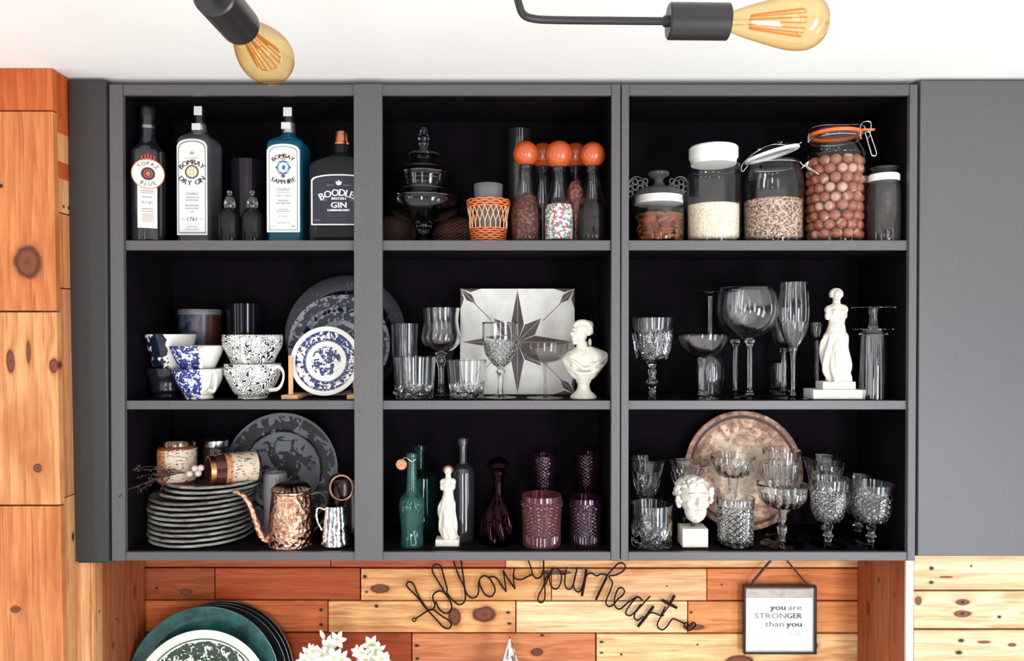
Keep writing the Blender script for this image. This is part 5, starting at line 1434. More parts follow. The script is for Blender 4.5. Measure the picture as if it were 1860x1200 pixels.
# oval platter
PO = plate_mat('dark_floral_platter', 104 * S(.18), [(0, .54), (.34, .46), (.60, .30), (.68, .60), (.86, .52), (.97, .3)], base=(.12, .125, .145), ink=(.003, .003, .006), scale=30, rough=.5)
o = standing_plate('platter', 'large oval grey platter with dark leaves behind the teapot', 505, 862, 104, .180, zC, 7, PO, None, rim=.22, rz=1.02, cat='platter')
c = C(499, .14, zC); s = c.s
o = thing('milk_glass', 'small pale ribbed pot just showing between plate stack and teapot', 'pot', c.loc)
m = MB(); m.lathe([(0, 0), (18 * s, 0), (20 * s, .004), (21 * s, c.h(862)), (19.5 * s, c.h(858)), (18 * s, c.h(862)), (17 * s, .006), (0, .006)], 40, 0, cut_flute(12, .05, 0, .2)); m.build('pot_body', plain('dim_porcelain', (.22, .20, .21), .3), o)
# copper teapot
mt, nt, out = newmat('hammered_copper'); k = N(nt); oo = k.obj()
v = k.voro(oo, 85); nz = k.noise(oo, 45, 4, .65, 1.0)
cc = k.mix(k.mr(nz, .35, .65), (.34, .15, .08), (.78, .50, .36))
k.pbr(out, cc, .22, 1.0, k.bump(k.math('ADD', nz, v), 1.0, .0035)); M_cop = mt
c = C(528, .062, zC); s = c.s
o = thing('teapot', 'hammered copper teapot with long thin spout and ridged dark lid', 'teapot', c.loc)
m = MB(); m.lathe([(0, 0)] + spline_prof([(40 * s, .0005), (42 * s, c.h(994)), (38 * s, c.h(986)), (39 * s, c.h(970)), (39 * s, c.h(950)), (37 * s, c.h(920)), (34 * s, c.h(897)), (35 * s, c.h(893)), (35 * s, c.h(890))], 5) + [(0, c.h(890))], 12 * 6, 0, lambda t, z, i: 1 + .02 * math.cos(6 * t))
m.build('body', M_cop, o)
m = MB(); m.lathe(spline_prof([(33 * s, c.h(889.5)), (33 * s, c.h(886)), (26 * s, c.h(879)), (14 * s, c.h(875)), (.001, c.h(873.5))], 4), 96, 0, lambda t, z, i: 1 + .05 * math.cos(24 * t)); m.build('lid', plain('dark_copper_lid', (.16, .10, .08), .25, 1.0), o)
pts = smooth_path([(-33 * s, -4 * s, c.h(972)), (-46 * s, -8 * s, c.h(984) + .004), (-54 * s, -12 * s, c.h(962)), (-64 * s, -14 * s, c.h(930)), (-76 * s, -16 * s, c.h(903)), (-88 * s, -18 * s, c.h(892)), (-98 * s, -18 * s, c.h(889))], 6)
m = MB(); n_ = len(pts); m.tube(pts, [(10 - 6.5 * (i / n_) ** .6) * s for i in range(n_)], 14); m.build('spout', M_cop, o)
pts = smooth_path([(33 * s, 10 * s, c.h(900)), (50 * s, 14 * s, c.h(898)), (60 * s, 18 * s, c.h(915)), (57 * s, 18 * s, c.h(945)), (36 * s, 12 * s, c.h(968))], 6)
m = MB(); m.tube(pts, 3 * s, 10); m.build('handle', plain('dark_handle', (.03, .02, .018), .3), o)
# silver creamer
c = C(609, .045, zC); s = c.s
mt, nt, out = newmat('hammered_silver'); k = N(nt); oo = k.obj()
k.pbr(out, (.80, .78, .76), .14, 1.0, k.bump(k.noise(oo, 42, 2), .7, .005)); M_sil = mt
o = thing('creamer', 'small hammered silver jug beside the copper teapot', 'jug', c.loc)
o_ = spline_prof([(25 * s, .0005), (26.5 * s, c.h(988)), (25 * s, c.h(975)), (22 * s, c.h(945)), (19 * s, c.h(918))], 5)
m = MB(); m.lathe([(0, 0)] + o_ + [(r - 1.3 * s, z) for r, z in reversed(o_) if z > .004] + [(0, .004)], 56); m.build('body', M_sil, o)
m = MB(); m.tube(smooth_path([(-19 * s, -4 * s, c.h(925)), (-31 * s, -6 * s, c.h(922)), (-33 * s, -6 * s, c.h(940)), (-24 * s, -5 * s, c.h(962))]), 1.9 * s, 8); m.build('handle', M_sil, o)
# dark coffee pot with ring handle behind
c = C(628, .128, zC); s = c.s
o = thing('coffee_pot', 'dark metal pot behind the silver jug with round copper ring handle', 'pot', c.loc)
m = MB(); m.lathe([(0, 0)] + spline_prof([(32 * s, .0005), (34 * s, c.h(960)), (31 * s, c.h(900)), (30 * s, c.h(870)), (18 * s, c.h(860)), (.001, c.h(857))], 5), 48); m.build('body', plain('blackened_metal', (.05, .04, .04), .25, 1.0), o)
c3 = C(620, .068, zC)
m = MB(); q_ = Vector(c3.loc) - Vector(c.loc)
rr = 21 * c3.s; cz_ = c3.h(886)
m.tube([(q_.x + rr * math.cos(2 * PI * j / 40), q_.y, cz_ + rr * 1.08 * math.sin(2 * PI * j / 40)) for j in range(40)], 2.6 * c3.s, 10, closed=True)
m.build('ring_handle', plain('dull_copper_ring', (.42, .22, .15), .25, 1.0), o)
m = MB(); m.tube([(q_.x, q_.y, cz_ - rr * 1.08), (0, -34 * s, c.h(915))], .003, 8); m.build('handle_bracket', plain('black_bracket', (.03, .02, .02), .3, 1.0), o)

# ================================================================== BOTTOM SHELF, CENTRE
M_green = thin_glass('green_bottle_glass', (.38, .70, .66), 1.5, .10, (.12, .30, .27), 1.6)
M_green2 = thin_glass('dark_green_glass', (.28, .50, .46), 1.5, .06, (.05, .13, .12), 1.5)
def lathe_bottle(name, label, cx, Y, prof, mat, lip=None, seg=48, mod=None, t=2.2, bm=None):
    c = C(cx, Y, zC); s = c.s
    o = thing(name, label, 'bottle', c.loc)
    o_ = spline_prof([(r * s, c.h(y) if y != 'B' else .0005) for r, y in prof], 5)
    i_ = [(max(r - t * s, .0008), z + (.003 if z < .004 else 0)) for r, z in reversed(o_)]
    m = MB(); m.lathe([(0, 0)] + resample(o_, .004) + i_ + [(0, i_[-1][1])], seg, 0, mod); m.build('bottle_body', mat, o, sharp=30)
    if lip:
        r, y0, y1 = lip; m = MB(); m.lathe([((r - 4) * s, c.h(y0)), (r * s, c.h(y0)), ((r + .8) * s, c.h((y0 + y1) / 2)), (r * s, c.h(y1)), ((r - 4) * s, c.h(y1)), ((r - 4) * s, c.h(y0))], 32); m.build('lip', mat, o)
    return c, o
c, o = lathe_bottle('glass_bottle', 'pale green ribbed glass bottle with cork tag, leftmost in the centre bay', 748, .045,
    [(19, 'B'), (21, 990), (20, 960), (23, 925), (23, 911), (20, 903), (12, 893), (10, 880), (9, 850), (8.5, 828)], M_green, (10.5, 832, 823),
    mod=lambda t, z, i: 1 + .02 * math.cos(14 * t + z * 160) * (1 if z < .11 else 0))
s = c.s
m = MB(); m.lathe([(0, -.0025), (9 * s, -.0025), (10 * s, 0), (9 * s, .0025), (0, .0025)], 28, M=Matrix.Translation((-18 * s, -9 * s, c.h(842))) @ Matrix.Rotation(R(62), 4, 'X') @ Matrix.Rotation(R(18), 4, 'Y')); tg = m.build('cork_tag', plain('cork', (.55, .26, .13), .7, nz=.3, nscale=200), o); tg['label'] = 'round cork tag hanging on wire'
m = MB(); m.tube(smooth_path([(-18 * s, -9 * s, c.h(835)), (-10 * s, -10 * s, c.h(829)), (0, -10 * s, c.h(836)), (8 * s, -8 * s, c.h(833))]), .0008, 6); m.build('tag_wire', M_steel, o)
lathe_bottle('glass_bottle', 'broad-shouldered green bottle standing right behind the ribbed green one', 762, .155, [(30, 'B'), (32, 985), (32, 880), (30, 862), (14, 853), (10, 845), (9.5, 815)], M_green2, (11.5, 818, 808))
c, o = lathe_bottle('glass_bottle', 'tall clear colourless bottle to the right of the statuette', 841, .10,
    [(19, 'B'), (21, 985), (21, 870), (20.5, 856), (17, 848), (9, 842), (7, 832), (7, 806)], thin_glass('clear_dim_glass', (.72, .70, .72), 1.5, .03, (.3, .3, .32), 1.8), (9.5, 808, 796))
# small statuette on dark base
def base2(c, o):
    s = c.s
    m = MB(); m.box(c.x(786), c.x(838), -.024, .022, 0, c.h(989)); m.build('dark_base', M_black, o, bevel=.001)
    m = MB(); m.box(c.x(792), c.x(834), -.020, .018, c.h(989) + .0002, c.h(977)); m.build('plinth', M_white, o, bevel=.001)
    return c.h(977.5)
venus('statuette', 'small white armless figure statuette with brown hair on a dark base', 813, .050, zC, 846, 0, 0, base2, hair=plain('brown_hair_paint', (.20, .055, .03), .5), scale_w=.82)
# purple decanter
M_purp = glass('purple_glass', (.34, .16, .20), 1.5)
M_purp2 = thin_glass('violet_pressed_glass', (.45, .24, .38), 1.5, .10, (.10, .035, .075), 3.0)
M_pink = thin_glass('mauve_pressed_glass', (.55, .30, .34), 1.5, .22, (.26, .085, .10), 3.0)
c, o = lathe_bottle('decanter', 'dark purple faceted decanter in the middle of the centre bay', 905, .07,
    [(28, 'B'), (32, 990), (35, 965), (33, 940), (24, 918), (12, 903), (9, 890), (9, 872), (13, 860), (12, 852)], M_purp, None, 64,
    mod=lambda t, z, i: 1 - .16 * (1 - abs(math.sin(4 * t + z * 22))) if z < .115 else 1.0, t=3)
o['category'] = 'decanter'
s = c.s
m = MB(); m.lathe([(0, c.h(851.5)), (14 * s, c.h(851.5)), (21 * s, c.h(846)), (18 * s, c.h(838)), (8 * s, c.h(831)), (0, c.h(830))], 32); m.build('stopper', M_purp, o)
def votive(label, cx, Y, r, ytop, mat, lift=0, yb=None, rb=None, name='votive_glass'):
    c = C(cx, Y, zC, lift); s = c.s; H = c.h(ytop)
    o = thing(name, label, 'votive', c.loc, 0, 'pressed purple votives')
    rb = rb or r * .94
    o_ = [((rb) * s, .0005), (rb * s, H * .22), (rb * .97 * s, H * .26), (r * .96 * s, H * .76), (r * 1.03 * s, H * .80), (r * 1.03 * s, H * .86), (r * .98 * s, H * .90), (r * .98 * s, H)]
    def md(t, z, i):
        if z > H * .88: return 1
        if z < H * .24: return 1 - .06 * (1 - abs(math.sin(14 * t)))
        return 1 + .05 * math.sin(16 * t) * math.sin(z * 700)
    o_ = resample(o_, .0018)
    m = MB(); m.lathe([(0, 0)] + o_, 180, 0, md); m.lathe([(o_[-1][0], H), ((r - 3.4) * s, H), ((rb - 3.6) * s, .008), (0, .008)], 60); m.build('glass_wall', mat, o, sharp=20)
    return o
votive('large mauve pressed-glass votive in front, studded all round', 984, .055, 37, 898, M_pink)
votive('smaller violet pressed-glass votive in front, rightmost of the bay', 1064, .055, 29, 903, M_purp2)
# tall pieces behind the votives
for cx, Y, yt, lab in ((988, .175, 826, 'tall violet pressed goblet rising behind the large mauve votive'), (1068, .175, 823, 'tall violet pressed goblet rising behind the smaller violet votive')):
    c = C(cx, Y, zC); s = c.s; H = c.h(yt)
    o = thing('pressed_goblet', lab, 'goblet', c.loc, 0, 'violet goblets behind the votives')
    m = MB(); m.lathe([(0, 0), (24 * s, 0), (24 * s, .002), (7 * s, .012), (6 * s, H * .35), (0, H * .35)], 40); m.build('foot', M_purp2, o)
    o_ = resample([(7 * s, H * .352), (15 * s, H * .42), (17 * s, H * .60), (21 * s, H * .85), (22 * s, H)], .002)
    m = MB(); m.lathe([(0, H * .352)] + o_, 120, 0, lambda t, z, i: 1 + .04 * math.sin(14 * t) * math.sin(z * 700) if z > H * .6 else 1); m.lathe([(o_[-1][0], H), (19 * s, H), (14 * s, H * .6), (0, H * .45)], 40); m.build('bowl', M_purp2, o, sharp=20)

# ================================================================== BOTTOM SHELF, RIGHT
mt, nt, out = newmat('tarnished_brass_tray'); k = N(nt); oo = k.obj()
sp = k.n('ShaderNodeSeparateXYZ'); k.l(oo, sp.inputs[0]); cb = k.n('ShaderNodeCombineXYZ'); k.l(sp.outputs[0], cb.inputs[0]); k.l(sp.outputs[1], cb.inputs[1])
rad = k.math('DIVIDE', k.vm('LENGTH', cb.outputs[0]), 109 * S(.176))
nz = k.noise(oo, 26, 5, .7, 1.0); vv = k.voro(oo, 75)
eng = k.math('MULTIPLY', k.math('LESS_THAN', vv, .32), k.math('MULTIPLY', k.math('GREATER_THAN', rad, .60), k.math('LESS_THAN', rad, .80)))
cc = k.ramp(k.math('ADD', nz, k.math('MULTIPLY', k.math('SUBTRACT', rad, .5), .35)), [(.30, (.42, .36, .27)), (.48, (.34, .25, .18)), (.58, (.22, .12, .08)), (.72, (.11, .05, .035))])
cc = k.mix(k.math('MULTIPLY', eng, .7), cc, (.10, .045, .03))
ring = k.math('LESS_THAN', k.math('ABSOLUTE', k.math('SUBTRACT', rad, .90)), .022)
cc = k.mix(ring, cc, (.03, .015, .012))
k.pbr(out, cc, .42, .55, k.bump(k.math('ADD', nz, k.math('MULTIPLY', vv, .6)), .5, .003))
standing_plate('brass_tray', 'large round tarnished brass tray leaning against the back', 1357, 850, 109, .176, zC, 8, mt, None, rim=.11, depth=.055, cat='tray')
g3 = 'glasses on the bottom right shelf'
def BW(label, cx, Y, yrim, rr, yb, fr, mod='b', stem=None, flare=0, inv=False, name='wine_goblet', mat=None, shape='u'):
    c = C(cx, Y, zC); H = c.h(yrim); s = c.s
    yf = 600 - (zC + 3 * s) / s  # unused guide
    base_y = 600 - zC / s
    L = base_y - yb
    st = stem or [(6, base_y - 4), (5, base_y - .2 * L), (9, base_y - .42 * L), (5.5, base_y - .60 * L), (8, base_y - .85 * L), (10, yb)]
    hb = yb - yrim
    if shape == 'u': bw = [(11, yb), (rr * .60, yb - .06 * hb), (rr * .80, yb - .22 * hb), (rr * .90, yb - .5 * hb), (rr, yrim)]
    elif shape == 'v': bw = [(9, yb), (rr * .45, yb - .10 * hb), (rr * .66, yb - .35 * hb), (rr * .85, yb - .7 * hb), (rr, yrim)]
    elif shape == 'coupe': bw = [(9, yb), (rr * .62, yb - .10 * hb), (rr * .88, yb - .35 * hb), (rr * .95, yb - .65 * hb), (rr, yrim)]
    zb_, zt_ = c.h(yb), H
    md = {'b': cut_diamond(8, .11, 230, zb_ + .004, zb_ + (zt_ - zb_) * .78), 'f': cut_flute(9, .09, zb_ + .003, zb_ + (zt_ - zb_) * .7), 'u': cut_burst(8, .12, zb_ + .015, (zt_ - zb_) * .5, zb_ + (zt_ - zb_) * .75), None: None}[mod]
    return stemware(name, label, cx, Y, zC, fr, st, bw, g3, md, t=2.2, mat=mat)
tumbler('rocks_glass', 'cut crystal whisky tumbler in the front left corner of the bottom right bay', 1184, .050, zC, 36, 38.5, 914, g3, cut_burst(7, .09, .018, .09, .055), base=13)
BW('crystal goblet behind the corner tumbler on the left', 1175, .145, 832, 34, 908, 28, 'u', shape='v')
BW('crystal goblet standing behind the curly-haired head', 1250, .150, 838, 38, 900, 28, 'f', shape='v')
BW('shallow ribbed coupe raised behind the cut highball', 1332, .130, 827, 40, 868, 26, 'f', shape='coupe', name='champagne_coupe')
tumbler('highball_glass', 'straight cut crystal highball right of the curly-haired head', 1337, .050, zC, 32, 34, 903, g3, cut_diamond(7, .12, 200, .006, .105), base=9)
BW('tall ribbed goblet behind the wide coupe', 1421, .135, 817, 34, 892, 28, 'f', shape='u')
BW('wide crystal coupe on a beaded stem at the front centre right', 1422, .055, 878, 45, 924, 38, 'f', shape='coupe', name='champagne_coupe')
BW('flared trumpet-shaped goblet second from the right at the back', 1499, .160, 830, 38, 900, 33, 'f', shape='v')
BW('diamond-cut goblet on a short stem, second from the right in front', 1506, .050, 868, 35, 950, 32, 'b', shape='u')
BW('smaller cut goblet at the back right corner', 1560, .145, 865, 31, 935, 26, 'u', shape='u')
BW('wide cut crystal goblet, rightmost in front on the bottom shelf', 1584, .048, 877, 39, 952, 33, 'b', shape='u')

# curly-haired head
c = C(1259, .055, zC); s = c.s
o = thing('head_sculpture', 'white plaster head with curly hair mounted on a pale cube', 'sculpture', c.loc)
m = MB(); m.box(c.x(1236), c.x(1282), -.028, .028, 0, c.h(956)); m.build('cube_base', plain('travertine', (.74, .68, .58), .5, nz=.1, nscale=60), o, bevel=.001)
m = MB(); m.lathe([(0, c.h(956)), (3.5 * s, c.h(956)), (3.5 * s, c.h(944)), (0, c.h(944))], 16); m.build('peg', M_black, o)
m = MB()
def e(px, py, dy, rx, ry, rz, rot=None): m.ball(((px - 1259) * s, dy * s, c.h(py)), (rx * s, ry * s, rz * s), seg=24, rot=rot)
e(1261, 900, 2, 27, 31, 34); e(1262, 925, -8, 20, 20, 22); e(1263, 938, -12, 10, 9, 9)
e(1263, 906, -33, 4.2, 6, 9, Matrix.Rotation(R(-14), 3, 'X')); e(1263, 911, -35, 5.2, 4.4, 3.8)     # nose
for sx in (-1, 1):
    e(1262.5 + sx * 10.5, 892.5, -26, 9, 5, 2.8, Matrix.Rotation(R(sx * 8), 3, 'Y'))                       # brow
    e(1262.5 + sx * 10.5, 898.8, -24.6, 4.6, 3.6, 2.6)                                                # eyeball
    e(1262.5 + sx * 13, 911, -21, 8, 7, 8); e(1262.5 + sx * 26.5, 905, 2, 4, 6, 9)                    # cheek, ear
e(1263, 921.6, -27, 7.5, 4.4, 1.9); e(1263, 926.2, -26.5, 6, 4.2, 2.2); e(1263, 937, -21, 7, 6, 5.5)       # lips, chin
fh = sculpt(m, 'head', M_white, o, .0009, it=1)
m = MB(); rnd = random.Random(11)
def e2(px, py, dy, r): m.ball(((px - 1259) * s, dy * s, c.h(py)), (r * s, r * s, r * s), seg=10)
for i in range(150):
    th = rnd.uniform(0, 2 * PI); ph = rnd.uniform(-.25, PI / 2)
    x = math.cos(th) * math.cos(ph); y = math.sin(th) * math.cos(ph); z = math.sin(ph)
    if y < -.35 and z < .58: continue
    e2(1259.5 + 31 * x - 1, 897 - 29 * z, 3 + 32 * y, rnd.uniform(3.6, 5.6))
for i in range(14):
    e2(1231 + rnd.uniform(-3, 3), 888 + i * 2.2, -8 + rnd.uniform(-6, 10), 4.6)
    e2(1290 + rnd.uniform(-2, 2), 886 + i * 1.8, -6 + rnd.uniform(-6, 10), 4.2)
sculpt(m, 'hair', M_white, fh, .0009, it=0)

# ================================================================== BELOW THE CABINETS
# wire writing
Yw = .236
def c4(p): return P(720 + p[0] * .1505, 1000 + p[1] * .1505, Yw)
def c5(p): return P(980 + p[0] * .1613, 1000 + p[1] * .1613, Yw)
St4 = [[(370, 728), (440, 722), (500, 765), (560, 810), (630, 855), (658, 905), (640, 945), (600, 950), (555, 925), (440, 800), (340, 690), (240, 560), (150, 470), (118, 425), (125, 398), (155, 385), (190, 398), (215, 440), (245, 520), (310, 630), (378, 732)],
 [(232, 830), (375, 735), (435, 718), (462, 660), (435, 590), (450, 530), (520, 495), (590, 530), (650, 630), (664, 700), (635, 750), (580, 765), (515, 715), (470, 625)],
 [(590, 535), (520, 410), (445, 290), (428, 220), (455, 182), (500, 175), (535, 205), (565, 310), (607, 470), (600, 510)],
 [(600, 510), (660, 590), (700, 625), (745, 660), (795, 650), (828, 600), (826, 500), (805, 330), (790, 220), (772, 100), (745, 30), (710, 25), (688, 80), (695, 160), (745, 300), (800, 410), (850, 530), (900, 578), (950, 572), (985, 530), (990, 440), (1000, 360), (1050, 312), (1110, 330), (1160, 400), (1190, 480), (1165, 545), (1115, 565), (1055, 520), (1010, 430), (998, 380)],
 [(1110, 328), (1165, 322), (1215, 345), (1270, 430), (1325, 505)], [(1325, 505), (1308, 380), (1288, 245)], [(1288, 245), (1340, 340), (1400, 425), (1432, 470)], [(1432, 470), (1410, 340), (1425, 212)],
 [(1425, 212), (1415, 300), (1440, 348), (1510, 355), (1590, 318), (1645, 290)], [(1580, 95), (1620, 200), (1650, 300), (1690, 340), (1740, 325), (1768, 270), (1775, 180), (1775, 90)],
 [(1776, 90), (1780, 200), (1785, 350), (1795, 500), (1788, 600), (1750, 636), (1712, 612), (1718, 550), (1770, 450), (1810, 330), (1870, 262)]]
St5 = [[(65, 400), (110, 280), (150, 215), (200, 208), (240, 260), (247, 340), (220, 415), (175, 440), (130, 400), (113, 310), (140, 230)], [(242, 272), (290, 272)],
 [(308, 188), (290, 290), (288, 385), (315, 438), (355, 435), (385, 380), (410, 280), (430, 190)], [(430, 190), (395, 320), (388, 415), (420, 468), (465, 458), (500, 360), (530, 225)],
 [(515, 335), (545, 272), (595, 262), (645, 292), (695, 272), (770, 280)],
 [(635, 562), (690, 440), (765, 290), (840, 200), (895, 148), (945, 148), (970, 188), (940, 240), (865, 280), (785, 298), (825, 365), (800, 460), (765, 540), (752, 600), (785, 638), (840, 615), (880, 560), (940, 510), (962, 465), (935, 428), (890, 438), (855, 520), (845, 600), (870, 655), (915, 665), (970, 620), (1050, 560), (1110, 530), (1160, 560)],
 [(1165, 575), (1120, 530), (1060, 575), (985, 680), (980, 725), (1025, 742), (1080, 700), (1150, 610)], [(1252, 520), (1160, 620), (1090, 700), (1072, 755), (1105, 795), (1180, 750)],
 [(1225, 722), (1285, 708), (1370, 742), (1410, 738)], [(1525, 515), (1470, 620), (1380, 745), (1335, 830), (1345, 880), (1390, 902), (1440, 868), (1490, 792), (1530, 782), (1640, 832)], [(1425, 640), (1375, 735)],
 [(1640, 832), (1642, 868), (1690, 910), (1755, 868), (1765, 835), (1735, 822), (1692, 862), (1680, 830), (1652, 822), (1640, 832)]]
Tk5 = [[(530, 220), (510, 350), (480, 518)], [(1112, 868), (1200, 760), (1290, 635)], [(1385, 565), (1470, 612), (1555, 655)], [(1528, 512), (1470, 620)], [(640, 560), (700, 430), (760, 310)]]
o = thing('wire_lettering', 'black bent wire writing follow your heart hung on the boards', 'wall art', P(1000, 1150, Yw))
L0 = Vector(o.location)
m = MB()
for st in St4: m.tube([p - L0 for p in smooth_path([c4(p) for p in st], 5)], .0023, 6)
for st in St5: m.tube([p - L0 for p in smooth_path([c5(p) for p in st], 5)], .0022, 6)
for i, st in enumerate(Tk5): m.tube([p - L0 for p in smooth_path([c5(p) for p in st], 5)], .0040 if i != 4 else .0034, 6)
ctr = c4((210, 845)) - L0; m.tube([ctr + Vector((.0048 * math.cos(2 * PI * j / 14), 0, .0048 * math.sin(2 * PI * j / 14))) for j in range(14)], .0017, 6, closed=True)
m.build('bent_wire', plain('dark_iron_wire', (.020, .006, .005), .75, .0, .2), o)

# framed sign
Yf = .225; c = C(1418, Yf, Z(1189, Yf)); s = c.s
o = thing('hanging_frame', 'small glass-fronted frame with motivational card hung by a cord', 'frame', c.loc)
x0, x1, z1 = c.x(1352), c.x(1484.5), c.h(1065)
m = MB(); t = 3.2 * s
m.box(x0, x0 + t, -.006, .010, 0, z1); m.box(x1 - t, x1, -.006, .010, 0, z1); m.box(x0 + t, x1 - t, -.006, .010, z1 - t, z1); m.box(x0 + t, x1 - t, -.006, .010, 0, t * .7)
m.build('frame_border', plain('dark_frame_metal', (.035, .020, .018), .3, .6), o, bevel=.0005)
m = MB(); m.box(x0 + t, x1 - t, .004, .006, t * .7, z1 - t); m.build('backing', plain('silvery_backing', (.62, .60, .58), .3, nz=.1, nscale=30), o)
m = MB(); m.box(x0 + 5 * s, x1 - 7 * s, .001, .0035, 6 * s, c.h(1087)); 
m.build('card', plain('white_card', (.88, .88, .88), .6), o)
m = MB(); m.box(x0 + 4.5 * s, x1 - 8 * s, -.0005, .0008, c.h(1085), c.h(1071)); m.build('header_strip', plain('mottled_strip', (.52, .44, .40), .4, nz=.25, nscale=40), o)
m = MB(); xr = c.x(1458.5); ty = .0006
def rt(txt, y, h, w, mat=0, b=.0006): text(m, txt, xr, c.h(y), h * s, ty, mat, w * s, 'R', b)
rt('are', 1104.5, 10, 25, 1, .0002); text(m, 'you', c.x(1429), c.h(1104.5), 10 * s, ty, 0, 28 * s, 'R', .0008)
rt('GER', 1120, 9.5, 27, 0); text(m, 'STRON', c.x(1430), c.h(1120), 9.5 * s, ty, 1, 57 * s, 'R', .0002)
rt('you', 1135, 10, 28, 0, .0008); text(m, 'than', c.x(1426), c.h(1135), 10 * s, ty, 1, 34 * s, 'R', .0003)
rt('think', 1152, 9, 27, 2, 0); 
m.build('lettering', [M_ink, plain('soft_print', (.16, .16, .17), .6), plain('pale_print_b', (.55, .56, .58), .6)], o)
m = MB(); m.box(x0 + t * .8, x1 - t * .8, -.0042, -.0030, t * .7, z1 - t * .9)
m.build('glass_pane', thin_glass('frame_glass', (.98, .98, .98), 1.5), o)
m = MB()
m.tube([(c.x(1367), -.001, z1 - .0005), (c.x(1369), -.001, c.h(1057)), P(1412, 1006, Yf) - Vector(c.loc)], .0034, 7)
m.tube([(c.x(1471), -.001, z1 - .0005), (c.x(1463), -.001, c.h(1057)), P(1420, 1006, Yf) - Vector(c.loc)], .0026, 7)
m.tube([P(1412, 1006, Yf) - Vector(c.loc), P(1416, 1000, Yf) - Vector(c.loc), P(1420, 1006, Yf) - Vector(c.loc)], .0026, 7)
m.build('hanging_cord', plain('dark_brown_cord', (.05, .018, .012), .7), o)

# plates on the worktop
M_teal = plate_mat('teal_charger', .2, [(0, .0), (.70, .0), (.97, .0)], base=(.030, .085, .088), ink=(.01, .03, .03), scale=20, rough=.22)
mt, nt, out = newmat('teal_glaze'); k = N(nt); nz = k.noise(k.obj(), 12, 4, .6)
k.pbr(out, k.mix(k.mr(nz, .35, .65), (.012, .035, .038), (.04, .15, .15)), .25, 0, None, .5, .5); M_teal = mt
M_blk = plain('black_glaze', (.010, .012, .013), .18, coat=.6)
def ctplate(name, label, cx, cy, r, Y, mat, lean, rim, group):
    s = S(Y); zs = CT
    # plate centre given in px; its lower edge rests on the worktop
    zc_ = Z(cy, Y); rr = r * s; need = zc_ - CT
    o = standing_plate(name, label, cx, cy, r, Y, CT, lean, mat, group, rim=rim, depth=.07)
    return o
def fit_r(ytop, Y, lean): return (Z(ytop, Y) - CT) / (2 * math.cos(R(lean))) / S(Y)
for i, (cx, yt, Y, lab) in enumerate(((392, 1107, .185, 'black plate farthest back of the row at the lower left'), (385, 1111, .165, 'second black plate from the back at the lower left'), (376, 1115, .145, 'third black plate from the back, just behind the teal charger'))):
    ctplate('charger_plate', lab, cx, 0, fit_r(yt, Y, 8) , Y, M_blk, 8, .1, 'plates propped on the worktop')
r_ = fit_r(1121, .11, 9)
ctplate('charger_plate', 'large dark teal plate propped at the lower left', 356, 0, r_, .110, M_teal, 9, .16, 'plates propped on the worktop')
PG = plate_mat('green_floral_plate', 120 * S(.075), [(0, .56), (.30, .54), (.62, .56), (.90, .3), (.95, .0)], base=(.76, .80, .72), ink=(.035, .06, .04), scale=62, lines=((.93, .95),))
mt2, nt, out = newmat('green_rim'); 
r_ = fit_r(1163, .070, 9)
ctplate('patterned_plate', 'pale plate with dense green leaf print in front of the teal one', 352, 0, r_, .070, PG, 9, .10, 'plates propped on the worktop')

